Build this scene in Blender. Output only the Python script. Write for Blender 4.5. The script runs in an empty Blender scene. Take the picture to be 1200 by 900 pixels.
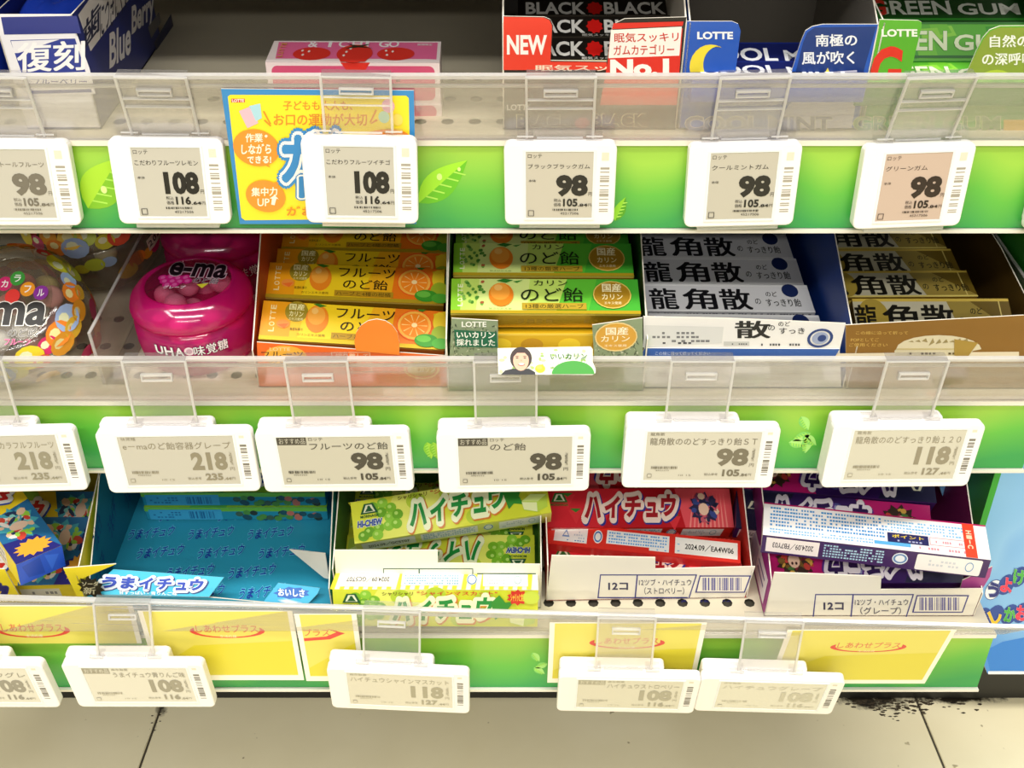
import bpy, bmesh, math, random
from mathutils import Vector, Matrix
random.seed(7)
C = bpy.context.scene.collection
R = math.radians
# ---------------------------------------------------------------- camera, world, lights, exposure
CAMZ = .663; PIT = R(32); FPX = 1250.0
cam_d = bpy.data.cameras.new('camera'); cam_d.sensor_width = 36; cam_d.lens = FPX/1200*36
cam_d.clip_start = .01; cam_d.clip_end = 50
cam = bpy.data.objects.new('camera', cam_d); C.objects.link(cam)
cam.location = (0, 0, CAMZ); cam.rotation_euler = (R(90)-PIT, 0, 0)
bpy.context.scene.camera = cam
w = bpy.data.worlds.new('store_air'); bpy.context.scene.world = w; w.use_nodes = True
w.node_tree.nodes['Background'].inputs[0].default_value = (1.0, .96, .88, 1)
w.node_tree.nodes['Background'].inputs[1].default_value = .17
def area(name, loc, sx, sy, e, rot=(0, 0, 0), col=(1, .97, .91)):
    l = bpy.data.lights.new(name, 'AREA'); l.shape = 'RECTANGLE'; l.size = sx; l.size_y = sy; l.energy = e; l.color = col
    o = bpy.data.objects.new(name, l); C.objects.link(o); o.location = loc; o.rotation_euler = rot
area('ceiling_lamp', (0, -.30, 2.5), 2.6, .30, 52)
area('ceiling_lamp', (0, -1.9, 2.5), 2.6, .30, 64)
area('ceiling_lamp', (0, -3.9, 2.5), 3.2, .30, 64)
area('ceiling_lamp', (-1.6, -1.1, 2.5), .25, 1.6, 16)
sc = bpy.context.scene
sc.view_settings.view_transform = 'Standard'; sc.view_settings.look = 'None'
sc.view_settings.exposure = .28; sc.view_settings.gamma = 1; sc.view_settings.use_curve_mapping = False
sc.cycles.max_bounces = 8; sc.cycles.transparent_max_bounces = 24; sc.cycles.caustics_reflective = False; sc.cycles.caustics_refractive = False
# ---------------------------------------------------------------- materials
def lin(c):
    c /= 255.0
    return c/12.92 if c <= .04045 else ((c+.055)/1.055)**2.4
def rgb(h):
    return tuple(lin(int(h[i:i+2], 16)) for i in (0, 2, 4)) + (1,)
_m = {}
def M(h, rough=.42, metal=0.0, noise=0.0):
    k = (h, rough, metal, noise)
    if k in _m: return _m[k]
    m = bpy.data.materials.new('paint_'+h); m.use_nodes = True; nt = m.node_tree
    b = nt.nodes['Principled BSDF']; b.inputs['Base Color'].default_value = rgb(h)
    b.inputs['Roughness'].default_value = rough; b.inputs['Metallic'].default_value = metal
    if noise:
        n = nt.nodes.new('ShaderNodeTexNoise'); n.inputs['Scale'].default_value = 60; n.inputs['Detail'].default_value = 5
        tc = nt.nodes.new('ShaderNodeTexCoord'); nt.links.new(tc.outputs['Object'], n.inputs['Vector'])
        mx = nt.nodes.new('ShaderNodeMix'); mx.data_type = 'RGBA'; c = rgb(h)
        mx.inputs[6].default_value = c; mx.inputs[7].default_value = tuple(v*(1-noise) for v in c[:3])+(1,)
        nt.links.new(n.outputs['Fac'], mx.inputs[0]); nt.links.new(mx.outputs[2], b.inputs['Base Color'])
    _m[k] = m; return m
def plastic(name, tint, diff, fac, gloss=.12, rough=.12, streak=0.0):
    """thin clear plastic: see-through with a milky share and a gloss coat"""
    if name in _m: return _m[name]
    m = bpy.data.materials.new(name); m.use_nodes = True; nt = m.node_tree; N = nt.nodes; N.clear(); Lk = nt.links.new
    out = N.new('ShaderNodeOutputMaterial'); tr = N.new('ShaderNodeBsdfTransparent'); tr.inputs[0].default_value = tint
    df = N.new('ShaderNodeBsdfDiffuse'); df.inputs[0].default_value = diff
    tl = N.new('ShaderNodeBsdfTranslucent'); tl.inputs[0].default_value = diff
    md = N.new('ShaderNodeMixShader'); md.inputs[0].default_value = .5; Lk(df.outputs[0], md.inputs[1]); Lk(tl.outputs[0], md.inputs[2])
    m1 = N.new('ShaderNodeMixShader'); m1.inputs[0].default_value = fac; Lk(tr.outputs[0], m1.inputs[1]); Lk(md.outputs[0], m1.inputs[2])
    gl = N.new('ShaderNodeBsdfGlossy'); gl.inputs[1].default_value = rough
    lw = N.new('ShaderNodeLayerWeight'); lw.inputs[0].default_value = .35
    mm = N.new('ShaderNodeMath'); mm.operation = 'MULTIPLY_ADD'; mm.inputs[1].default_value = .22; mm.inputs[2].default_value = gloss*.4
    Lk(lw.outputs['Fresnel'], mm.inputs[0])
    m2 = N.new('ShaderNodeMixShader'); Lk(mm.outputs[0], m2.inputs[0]); Lk(m1.outputs[0], m2.inputs[1]); Lk(gl.outputs[0], m2.inputs[2])
    if streak:
        tc = N.new('ShaderNodeTexCoord'); mp = N.new('ShaderNodeMapping'); mp.inputs['Scale'].default_value = (6, 90, 260)
        n = N.new('ShaderNodeTexNoise'); n.inputs['Scale'].default_value = 1.0; n.inputs['Detail'].default_value = 4
        Lk(tc.outputs['Object'], mp.inputs[0]); Lk(mp.outputs[0], n.inputs['Vector'])
        mr = N.new('ShaderNodeMapRange'); mr.inputs[1].default_value = .3; mr.inputs[2].default_value = .7
        mr.inputs[3].default_value = fac-streak; mr.inputs[4].default_value = fac+streak
        Lk(n.outputs['Fac'], mr.inputs[0]); Lk(mr.outputs[0], m1.inputs[0])
    Lk(m2.outputs[0], out.inputs[0]); _m[name] = m; return m
CLEAR = plastic('clear_fence', (.97, .96, .94, 1), (.74, .71, .66, 1), .25, gloss=.1, streak=.09)  # milky share also paints in the beige veil of reflected floor and ceiling
BEAD = plastic('clear_bead', (.9, .9, .86, 1), (.9, .88, .84, 1), .7)
CLIP = plastic('clear_clip', (.985, .98, .98, 1), (.92, .9, .89, 1), .09, gloss=.05)
EDGE = plastic('clip_edge', (.97, .97, .97, 1), (1, .99, .98, 1), .6, gloss=.1)
JCLR = plastic('jar_clear', (.97, .95, .90, 1), (.7, .62, .52, 1), .10, gloss=.2)
JMAG = plastic('jar_magenta', (1, .30, .62, 1), (.95, .02, .34, 1), .5, gloss=.2)
JPLT = plastic('jar_lid_plate', (1, .86, .92, 1), (.8, .1, .3, 1), .05, gloss=.2)
def ramp_mat(name, stops, axis=2, z0=0., z1=1., rough=.3):
    m = bpy.data.materials.new(name); m.use_nodes = True; nt = m.node_tree; N = nt.nodes; Lk = nt.links.new
    tc = N.new('ShaderNodeTexCoord'); sp = N.new('ShaderNodeSeparateXYZ'); Lk(tc.outputs['Object'], sp.inputs[0])
    mr = N.new('ShaderNodeMapRange'); mr.inputs[1].default_value = z0; mr.inputs[2].default_value = z1; Lk(sp.outputs[axis], mr.inputs[0])
    nz = N.new('ShaderNodeTexNoise'); nz.inputs['Scale'].default_value = 14; nz.inputs['Detail'].default_value = 1
    mp = N.new('ShaderNodeMapping'); mp.inputs['Scale'].default_value = (1.6, 1, .3); Lk(tc.outputs['Object'], mp.inputs[0]); Lk(mp.outputs[0], nz.inputs['Vector'])
    ad = N.new('ShaderNodeMath'); ad.operation = 'MULTIPLY_ADD'; ad.inputs[1].default_value = .9; Lk(nz.outputs['Fac'], ad.inputs[0])
    sb = N.new('ShaderNodeMath'); sb.operation = 'SUBTRACT'; sb.inputs[1].default_value = .45; Lk(mr.outputs[0], sb.inputs[0]); Lk(sb.outputs[0], ad.inputs[2])
    cr = N.new('ShaderNodeValToRGB'); Lk(ad.outputs[0], cr.inputs[0]); e = cr.color_ramp.elements
    e[0].position = stops[0][0]; e[0].color = rgb(stops[0][1]); e[1].position = stops[-1][0]; e[1].color = rgb(stops[-1][1])
    for p, h in stops[1:-1]:
        q = e.new(p); q.color = rgb(h)
    b = N['Principled BSDF']; Lk(cr.outputs[0], b.inputs['Base Color']); b.inputs['Roughness'].default_value = rough
    return m
WHITE = M('f2efec', .35); CARD = M('efe8d8', .6, 0, .05); STEEL = M('cfc6ae', .45, 0, .06)
# ---------------------------------------------------------------- object helpers
def mtag(o, label=None, cat=None, group=None, kind=None):
    if label: o['label'] = label
    if cat: o['category'] = cat
    if group: o['group'] = group
    if kind: o['kind'] = kind
    return o
def empty(name, mat, label=None, cat=None, group=None):
    o = bpy.data.objects.new(name, None); C.objects.link(o); o.matrix_world = mat; o.empty_display_size = .01
    _mw[o.name] = mat.copy()
    return mtag(o, label, cat, group)
_mw = {}
def link(name, me, parent=None, mat=None):
    o = bpy.data.objects.new(name, me); C.objects.link(o)
    if parent: o.parent = parent
    if mat is not None: o.matrix_world = mat
    return o
class MB:
    def __init__(s): s.v = []; s.f = []; s.m = []; s.mats = []; s.sm = []
    def mi(s, m):
        if m not in s.mats: s.mats.append(m)
        return s.mats.index(m)
    def add(s, vs, fs, m, smooth=False):
        b = len(s.v); s.v += [tuple(v) for v in vs]; k = s.mi(m)
        for f in fs: s.f.append(tuple(i+b for i in f)); s.m.append(k); s.sm.append(smooth)
    def box(s, a, b, m):
        x0, y0, z0 = a; x1, y1, z1 = b
        s.add([(x0,y0,z0),(x1,y0,z0),(x1,y1,z0),(x0,y1,z0),(x0,y0,z1),(x1,y0,z1),(x1,y1,z1),(x0,y1,z1)],
              [(0,3,2,1),(4,5,6,7),(0,1,5,4),(1,2,6,5),(2,3,7,6),(3,0,4,7)], m)
    def obj(s, name, parent=None, mat=None):
        me = bpy.data.meshes.new(name); me.from_pydata(s.v, [], s.f)
        for m in s.mats: me.materials.append(m)
        me.polygons.foreach_set('material_index', s.m); me.polygons.foreach_set('use_smooth', s.sm); me.update()
        return link(name, me, parent, mat)
def bevel_box(sx, sy, sz, mats, bev=.0006, seg=2, off=(0, 0, 0), xy_round=None):
    """centred box; mats: one material or dict of +x -x +y -y +z -z"""
    bm = bmesh.new(); bmesh.ops.create_cube(bm, size=1)
    for v in bm.verts: v.co = Vector((v.co.x*sx+off[0], v.co.y*sy+off[1], v.co.z*sz+off[2]))
    ml = []
    if isinstance(mats, dict):
        for f in bm.faces:
            n = f.normal; ax = max(range(3), key=lambda i: abs(n[i])); k = ('+' if n[ax] > 0 else '-')+'xyz'[ax]
            m = mats.get(k, mats['*'])
            if m not in ml: ml.append(m)
            f.material_index = ml.index(m)
    else: ml = [mats]
    if xy_round:
        es = [e for e in bm.edges if abs((e.verts[0].co-e.verts[1].co).z) > sz*.9]
        bmesh.ops.bevel(bm, geom=es, offset=xy_round, segments=4, profile=.5, affect='EDGES')
    if bev:
        es = [e for e in bm.edges if e.calc_face_angle(0) > .9]
        bmesh.ops.bevel(bm, geom=es, offset=bev, segments=seg, profile=.5, affect='EDGES')
    me = bpy.data.meshes.new('box'); bm.to_mesh(me); bm.free()
    for m in ml: me.materials.append(m)
    return me
# ---------------------------------------------------------------- flat print (lettering and pictures on packaging)
_tc = {}
def text_geo(s, off=0., shear=0.):
    k = (s, off, shear)
    if k in _tc: return _tc[k]
    cu = bpy.data.curves.new('t', 'FONT'); cu.body = s; cu.resolution_u = 3; cu.offset = off; cu.shear = shear
    o = bpy.data.objects.new('t', cu); me = bpy.data.meshes.new_from_object(o)
    vs = [(v.co.x, v.co.y) for v in me.vertices]; fs = [tuple(p.vertices) for p in me.polygons]
    bpy.data.objects.remove(o); bpy.data.curves.remove(cu); bpy.data.meshes.remove(me)
    if not vs: _tc[k] = ([], []); return _tc[k]
    cu0 = None
    x0 = min(v[0] for v in vs); x1 = max(v[0] for v in vs); y0 = min(v[1] for v in vs); y1 = max(v[1] for v in vs)
    if s.strip('ー-—一') == '' : y0, y1 = y0-.3, y1+.3
    vs = [((x-x0)/(x1-x0), (y1-y)/(y1-y0)) for x, y in vs]
    _tc[k] = (vs, fs, x1-x0, y1-y0); return _tc[k]
def cam_ray(px, py):
    x = (px-600)/FPX; y = (450-py)/FPX
    return Vector((x, math.cos(PIT)+y*math.sin(PIT), -math.sin(PIT)+y*math.cos(PIT)))
class Face:
    """a flat face in a thing's local space; o top-left corner, ux right, uy DOWN (unit), size w,h; coordinates 0..1"""
    def __init__(s, o, ux, uy, w=1., h=1., mat=None):
        s.o = Vector(o); s.ux = Vector(ux).normalized(); s.uy = Vector(uy).normalized(); s.w = w; s.h = h
        s.n = s.uy.cross(s.ux).normalized(); s.mat = mat
    def at(s, x, y): return s.o+s.ux*(x*s.w)+s.uy*(y*s.h)
    def px(s, px, py):
        """where the sight line of a photo point meets this real plane"""
        inv = s.mat.inverted(); c = inv @ Vector((0, 0, CAMZ)); d = inv.to_3x3() @ cam_ray(px, py)
        t = (s.o-c).dot(s.n)/d.dot(s.n); q = c+d*t-s.o
        return (q.dot(s.ux)/s.w, q.dot(s.uy)/s.h)
class Art:
    ROUGH = .42
    def __init__(s): s.b = MB(); s.k = 0; s.F = None; s.P = False
    def on(s, F, px=False): s.F = F; s.P = px; s.k = 0; return s
    def c(s, x, y): return s.F.px(x, y) if s.P else (x, y)
    def _m(s, col): return M(col, s.ROUGH) if isinstance(col, str) else col
    def _add(s, pts, fs, col, step=0):
        s.k += 1; s.j = (getattr(s, 'j', 0)+1) % 11; z = s.F.n*(.00006+.000020*s.k+.0000017*s.j)
        if step:      # overprinted copies each lie a hair above the last
            s.b.add([s.F.at(*p)+z+s.F.n*(.0000012*(i//step)) for i, p in enumerate(pts)], fs, s._m(col)); return
        s.b.add([s.F.at(*p)+z for p in pts], fs, s._m(col))
    def p(s, pts, col): s._add([s.c(*q) for q in pts], [tuple(range(len(pts)-1, -1, -1))], col); return s
    def r(s, x0, y0, x1, y1, col, rnd=0):
        if not rnd: return s.p([(x0, y0), (x1, y0), (x1, y1), (x0, y1)], col)
        a, b = s.c(x0, y0); c, d = s.c(x1, y1)
        rx = rnd/s.F.w; ry = rnd/s.F.h; pts = []
        for cx, cy, t0 in ((c-rx, b+ry, -90), (c-rx, d-ry, 0), (a+rx, d-ry, 90), (a+rx, b+ry, 180)):
            for i in range(5):
                t = R(t0+i*22.5); pts.append((cx+rx*math.cos(t), cy+ry*math.sin(t)))
        s._add(pts, [tuple(range(len(pts)-1, -1, -1))], col); return s
    def frame(s, x0, y0, x1, y1, t, col):
        """outline rectangle, t metres thick"""
        a, b = s.c(x0, y0); c, d = s.c(x1, y1); tx = t/s.F.w; ty = t/s.F.h
        v = [(a, b), (c, b), (c, d), (a, d), (a+tx, b+ty), (c-tx, b+ty), (c-tx, d-ty), (a+tx, d-ty)]
        s._add(v, [(4, 5, 1, 0), (5, 6, 2, 1), (6, 7, 3, 2), (7, 4, 0, 3)], col); return s
    def e(s, cx, cy, rx, ry, col, n=20, a0=0, a1=360, rot=0):
        x0, y0 = s.c(cx, cy)
        if s.P: rx = abs(s.c(cx+rx, cy)[0]-x0); ry = abs(s.c(cx, cy+ry)[1]-y0)
        pts = []
        full = a1-a0 >= 360
        for i in range(n if full else n+1):
            t = R(a0+(a1-a0)*i/n); X, Y = rx*s.F.w*math.cos(t), ry*s.F.h*math.sin(t); q = R(rot)
            pts.append((x0+(X*math.cos(q)-Y*math.sin(q))/s.F.w, y0+(X*math.sin(q)+Y*math.cos(q))/s.F.h))
        s._add(pts, [tuple(range(len(pts)-1, -1, -1))], col); return s
    def ring(s, cx, cy, rx, ry, t, col, n=24):
        x0, y0 = s.c(cx, cy)
        if s.P: rx = abs(s.c(cx+rx, cy)[0]-x0); ry = abs(s.c(cx, cy+ry)[1]-y0)
        v = []
        for k in (1, 1-t):
            for i in range(n): a = 2*math.pi*i/n; v.append((x0+rx*k*math.cos(a), y0+ry*k*math.sin(a)))
        s._add(v, [(n+i, n+(i+1) % n, (i+1) % n, i) for i in range(n)], col); return s
    def t(s, txt, x0, y0, x1, y1, col, off=0., out=None, shear=0., slope=0., rot=0):
        """lettering fitted to a box; out=(colour, offset) draws an outline under it"""
        kj = any(0x4E00 <= ord(ch) < 0xA000 for ch in txt)
        outs = [] if not out else (out if isinstance(out, list) else [out])
        fat = kj or any(o_ > .10 for _, o_ in outs)      # thicken by overprinting: offset outlines break in dense characters
        A = s.c(x0, y0); B = s.c(x1, y0); D = s.c(x0, y1); E = s.c(x1, y1)
        g0 = text_geo(txt, 0 if fat else off, shear)
        if not g0[0]: return s
        def put(g, gx, gy, col, ring=0.):
            pts = []; fs = []
            dirs = [(0, 0)] if not ring else [(math.cos(k*2*math.pi/nd), math.sin(k*2*math.pi/nd)) for nd in [16 if ring > .07 else 8] for k in range(nd)]
            if ring and ring <= .03: dirs = [(1, .6), (-1, -.6), (1, -.6), (-1, .6)]
            for dx, dy in dirs:
                nb = len(pts)
                for u, v in g[0]:
                    u = u*(1+2*gx)-gx+dx*ring/g0[2]; v = v*(1+2*gy)-gy+dy*ring/g0[3]; v += slope*(.5-u)
                    if rot:
                        a = R(rot); U, V = u-.5, v-.5; u, v = .5+U*math.cos(a)-V*math.sin(a), .5+U*math.sin(a)+V*math.cos(a)
                    pts.append(((1-v)*((1-u)*A[0]+u*B[0])+v*((1-u)*D[0]+u*E[0]), (1-v)*((1-u)*A[1]+u*B[1])+v*((1-u)*D[1]+u*E[1])))
                fs += [tuple(q+nb for q in f) for f in g[1]]
            s._add(pts, fs, col, len(g[0]) if ring else 0)
        for oc, oo in outs:
            if fat: put(g0, 0, 0, oc, oo)
            else: g = text_geo(txt, oo, shear); put(g, (g[2]/g0[2]-1)/2, (g[3]/g0[3]-1)/2, oc)
        if fat and off > 0: put(g0, 0, 0, col, min(off, .021) if kj else off)
        else: put(g0, 0, 0, col)
        return s
    def bars(s, x0, y0, x1, y1, col, n=16, vert=True, seed=1):
        rr = random.Random(seed); p = 0; ws = [rr.choice((1, 1, 2, 3)) for _ in range(n*2)]; T = sum(ws)
        fs = []; v = []
        for i, q in enumerate(ws):
            if i % 2 == 0:
                a, b = p/T, (p+q)/T
                if vert: pts = [(x0+(x1-x0)*a, y0), (x0+(x1-x0)*b, y0), (x0+(x1-x0)*b, y1), (x0+(x1-x0)*a, y1)]
                else: pts = [(x0, y0+(y1-y0)*a), (x1, y0+(y1-y0)*a), (x1, y0+(y1-y0)*b), (x0, y0+(y1-y0)*b)]
                k = len(v); v += [s.c(*z) for z in pts]; fs.append((k+3, k+2, k+1, k))
            p += q
        s._add(v, fs, col); return s
    def dots(s, x0, y0, x1, y1, col, rows=4, cols=14, seed=2, fill=.7):
        """unreadable fine print: short broken dashes"""
        rr = random.Random(seed); v = []; fs = []
        for r in range(rows):
            ya = y0+(y1-y0)*(r+.2)/rows; yb = y0+(y1-y0)*(r+.75)/rows
            for c in range(cols):
                if rr.random() > fill: continue
                xa = x0+(x1-x0)*(c+.08)/cols; xb = x0+(x1-x0)*(c+rr.uniform(.6, .95))/cols
                k = len(v); v += [s.c(xa, ya), s.c(xb, ya), s.c(xb, yb), s.c(xa, yb)]; fs.append((k+3, k+2, k+1, k))
        if v: s._add(v, fs, col)
        return s
    def burst(s, cx, cy, rx, ry, col, n=9, inner=.55):
        x0, y0 = s.c(cx, cy)
        if s.P: rx = abs(s.c(cx+rx, cy)[0]-x0); ry = abs(s.c(cx, cy+ry)[1]-y0)
        v = [(x0, y0)]+[(x0+rx*(1 if i % 2 else inner)*math.cos(math.pi*i/n), y0+ry*(1 if i % 2 else inner)*math.sin(math.pi*i/n)) for i in range(2*n)]
        s._add(v, [(0, 1+(i+1) % (2*n), 1+i) for i in range(2*n)], col); return s
    def obj(s, name, parent, label=None):
        o = s.b.obj(name, parent)
        if label: o['label'] = label
        return o
def copy_thing(src, mat, label, group=None):
    r = src.copy(); C.objects.link(r); r.matrix_world = mat; r['label'] = label
    if group: r['group'] = group
    for ch in src.children:
        c = ch.copy(); C.objects.link(c); c.parent = r
        for g in ch.children:
            d = g.copy(); C.objects.link(d); d.parent = c
    return r
def pose(x, y, z, rx=0, ry=0, rz=0, flip=False):
    m = Matrix.Translation((x, y, z)) @ Matrix.Rotation(R(rz), 4, 'Z') @ Matrix.Rotation(R(ry), 4, 'Y') @ Matrix.Rotation(R(rx), 4, 'X')
    return m @ Matrix.Rotation(math.pi, 4, 'Z') if flip else m
# ---------------------------------------------------------------- setting
TAU = R(6.6)
D = {0: .51, 1: .51, 2: .50, 3: .47}; Z = {0: .632, 1: .4845, 2: .3382, 3: .189}
XR = {0: .297, 1: .297, 2: .297, 3: .294}; XL = -.46
fl = MB(); fl.box((-2.2, -1.6, -.02), (2.2, 1.0, -.0012), M('4a4436', .9)); floor = mtag(fl.obj('floor'), kind='structure')
tile_m = bpy.data.materials.new('tile_stone'); tile_m.use_nodes = True; nt = tile_m.node_tree
tb = nt.nodes['Principled BSDF']; tb.inputs['Roughness'].default_value = .38
n1 = nt.nodes.new('ShaderNodeTexNoise'); n1.inputs['Scale'].default_value = 5; n1.inputs['Detail'].default_value = 6
n2 = nt.nodes.new('ShaderNodeTexNoise'); n2.inputs['Scale'].default_value = 95; n2.inputs['Detail'].default_value = 2
cr = nt.nodes.new('ShaderNodeValToRGB'); cr.color_ramp.elements[0].position = .3; cr.color_ramp.elements[0].color = rgb('e6dab0'); cr.color_ramp.elements[1].position = .7; cr.color_ramp.elements[1].color = rgb('faf0cc')
cr2 = nt.nodes.new('ShaderNodeValToRGB'); cr2.color_ramp.elements[0].position = .245; cr2.color_ramp.elements[0].color = (.25, .2, .1, 1); cr2.color_ramp.elements[1].position = .275; cr2.color_ramp.elements[1].color = (1, 1, 1, 1)
mx = nt.nodes.new('ShaderNodeMix'); mx.data_type = 'RGBA'; mx.blend_type = 'MULTIPLY'; mx.inputs[0].default_value = .7
gm = nt.nodes.new('ShaderNodeNewGeometry'); nt.links.new(gm.outputs['Position'], n1.inputs['Vector']); nt.links.new(gm.outputs['Position'], n2.inputs['Vector'])
nt.links.new(n1.outputs['Fac'], cr.inputs[0]); nt.links.new(n2.outputs['Fac'], cr2.inputs[0]); nt.links.new(cr.outputs[0], mx.inputs[6]); nt.links.new(cr2.outputs[0], mx.inputs[7]); nt.links.new(mx.outputs[2], tb.inputs['Base Color'])
N_ = nt.nodes.new; L_ = nt.links.new
sx = N_('ShaderNodeSeparateXYZ'); L_(gm.outputs['Position'], sx.inputs[0])
def mth(op, a, b_, c_=None):
    n = N_('ShaderNodeMath'); n.operation = op
    for k, v in enumerate((a, b_, c_)):
        if v is None: continue
        if isinstance(v, (int, float)): n.inputs[k].default_value = v
        else: L_(v, n.inputs[k])
    return n.outputs[0]
def blot(x0, wx, y0, wy):
    a = mth('POWER', mth('DIVIDE', mth('SUBTRACT', sx.outputs[0], x0), wx), 2.0); b_ = mth('POWER', mth('DIVIDE', mth('SUBTRACT', sx.outputs[1], y0), wy), 2.0)
    return mth('EXPONENT', mth('MULTIPLY', mth('ADD', a, b_), -1.0), 0)
n3 = N_('ShaderNodeTexNoise'); n3.inputs['Scale'].default_value = 70; n3.inputs['Detail'].default_value = 8; n3.inputs['Roughness'].default_value = .7; L_(gm.outputs['Position'], n3.inputs['Vector'])
st = mth('MAXIMUM', mth('MAXIMUM', blot(.285, .035, .586, .011), blot(.35, .05, .588, .006)), mth('MULTIPLY', blot(-.2765, .006, .58, .028), .72))
md = mth('GREATER_THAN', mth('ADD', mth('MULTIPLY', st, .55), n3.outputs['Fac']), .88)
md2 = N_('ShaderNodeMapRange'); md2.inputs[1].default_value = .72; md2.inputs[2].default_value = .95; L_(mth('ADD', mth('MULTIPLY', st, .55), n3.outputs['Fac']), md2.inputs[0])
mxd = N_('ShaderNodeMix'); mxd.data_type = 'RGBA'; L_(md2.outputs[0], mxd.inputs[0]); L_(mx.outputs[2], mxd.inputs[6]); mxd.inputs[7].default_value = (.02, .016, .01, 1); L_(mxd.outputs[2], tb.inputs['Base Color'])
tm = bevel_box(.5976, .5976, .008, tile_m, .0006, 1, off=(0, 0, -.004))
for i in range(-3, 3):
    for j in range(3):
        o = link('floor_tile', tm, floor); o.location = (.322+.5994*i+.2997, .62-.3-.5994*j, 0)
wb = MB(); wb.box((-.8, .86, 0), (.9, .872, 1.3), M('4a4230', .6, 0, .15)); mtag(wb.obj('wall_back'), kind='structure')
kb = MB(); kb.box((-.8, .587, .002), (.42, .60, .10), M('121210', .35)); kb.box((-.8, .584, .078), (.42, .5872, .082), M('23221e', .3))
mtag(kb.obj('trim_1'), kind='structure')
# dirt gathered where the tile joint meets the plinth
dm = MB(); rr = random.Random(3)
for i in range(170):
    x = .300+rr.gauss(0, .020)+(.04*rr.random() if i % 3 == 0 else 0); y = .5862-abs(rr.gauss(0, .0045 if abs(x-.305) > .02 else .009)); s_ = rr.uniform(.0004, .0017); a0 = rr.random()*6
    if i > 145: x = -.2772+rr.gauss(0, .003); y = .585-rr.random()**2*.03; s_ *= .6
    if y > .5865: continue
    nn = 5; dm.add([(x+s_*1.5*rr.uniform(.6, 1.4)*math.cos(a0+k*6.283/nn), y+s_*.7*rr.uniform(.6, 1.3)*math.sin(a0+k*6.283/nn), .0003) for k in range(nn)]+[(x, y, .0007)], [(k, (k+1) % nn, nn) for k in range(nn)], M('3a3020', .9))
mtag(dm.obj('floor_dirt'), 'dark dirt crumbs on the pale floor at the base of the black plinth', 'dirt', kind='stuff')

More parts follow.
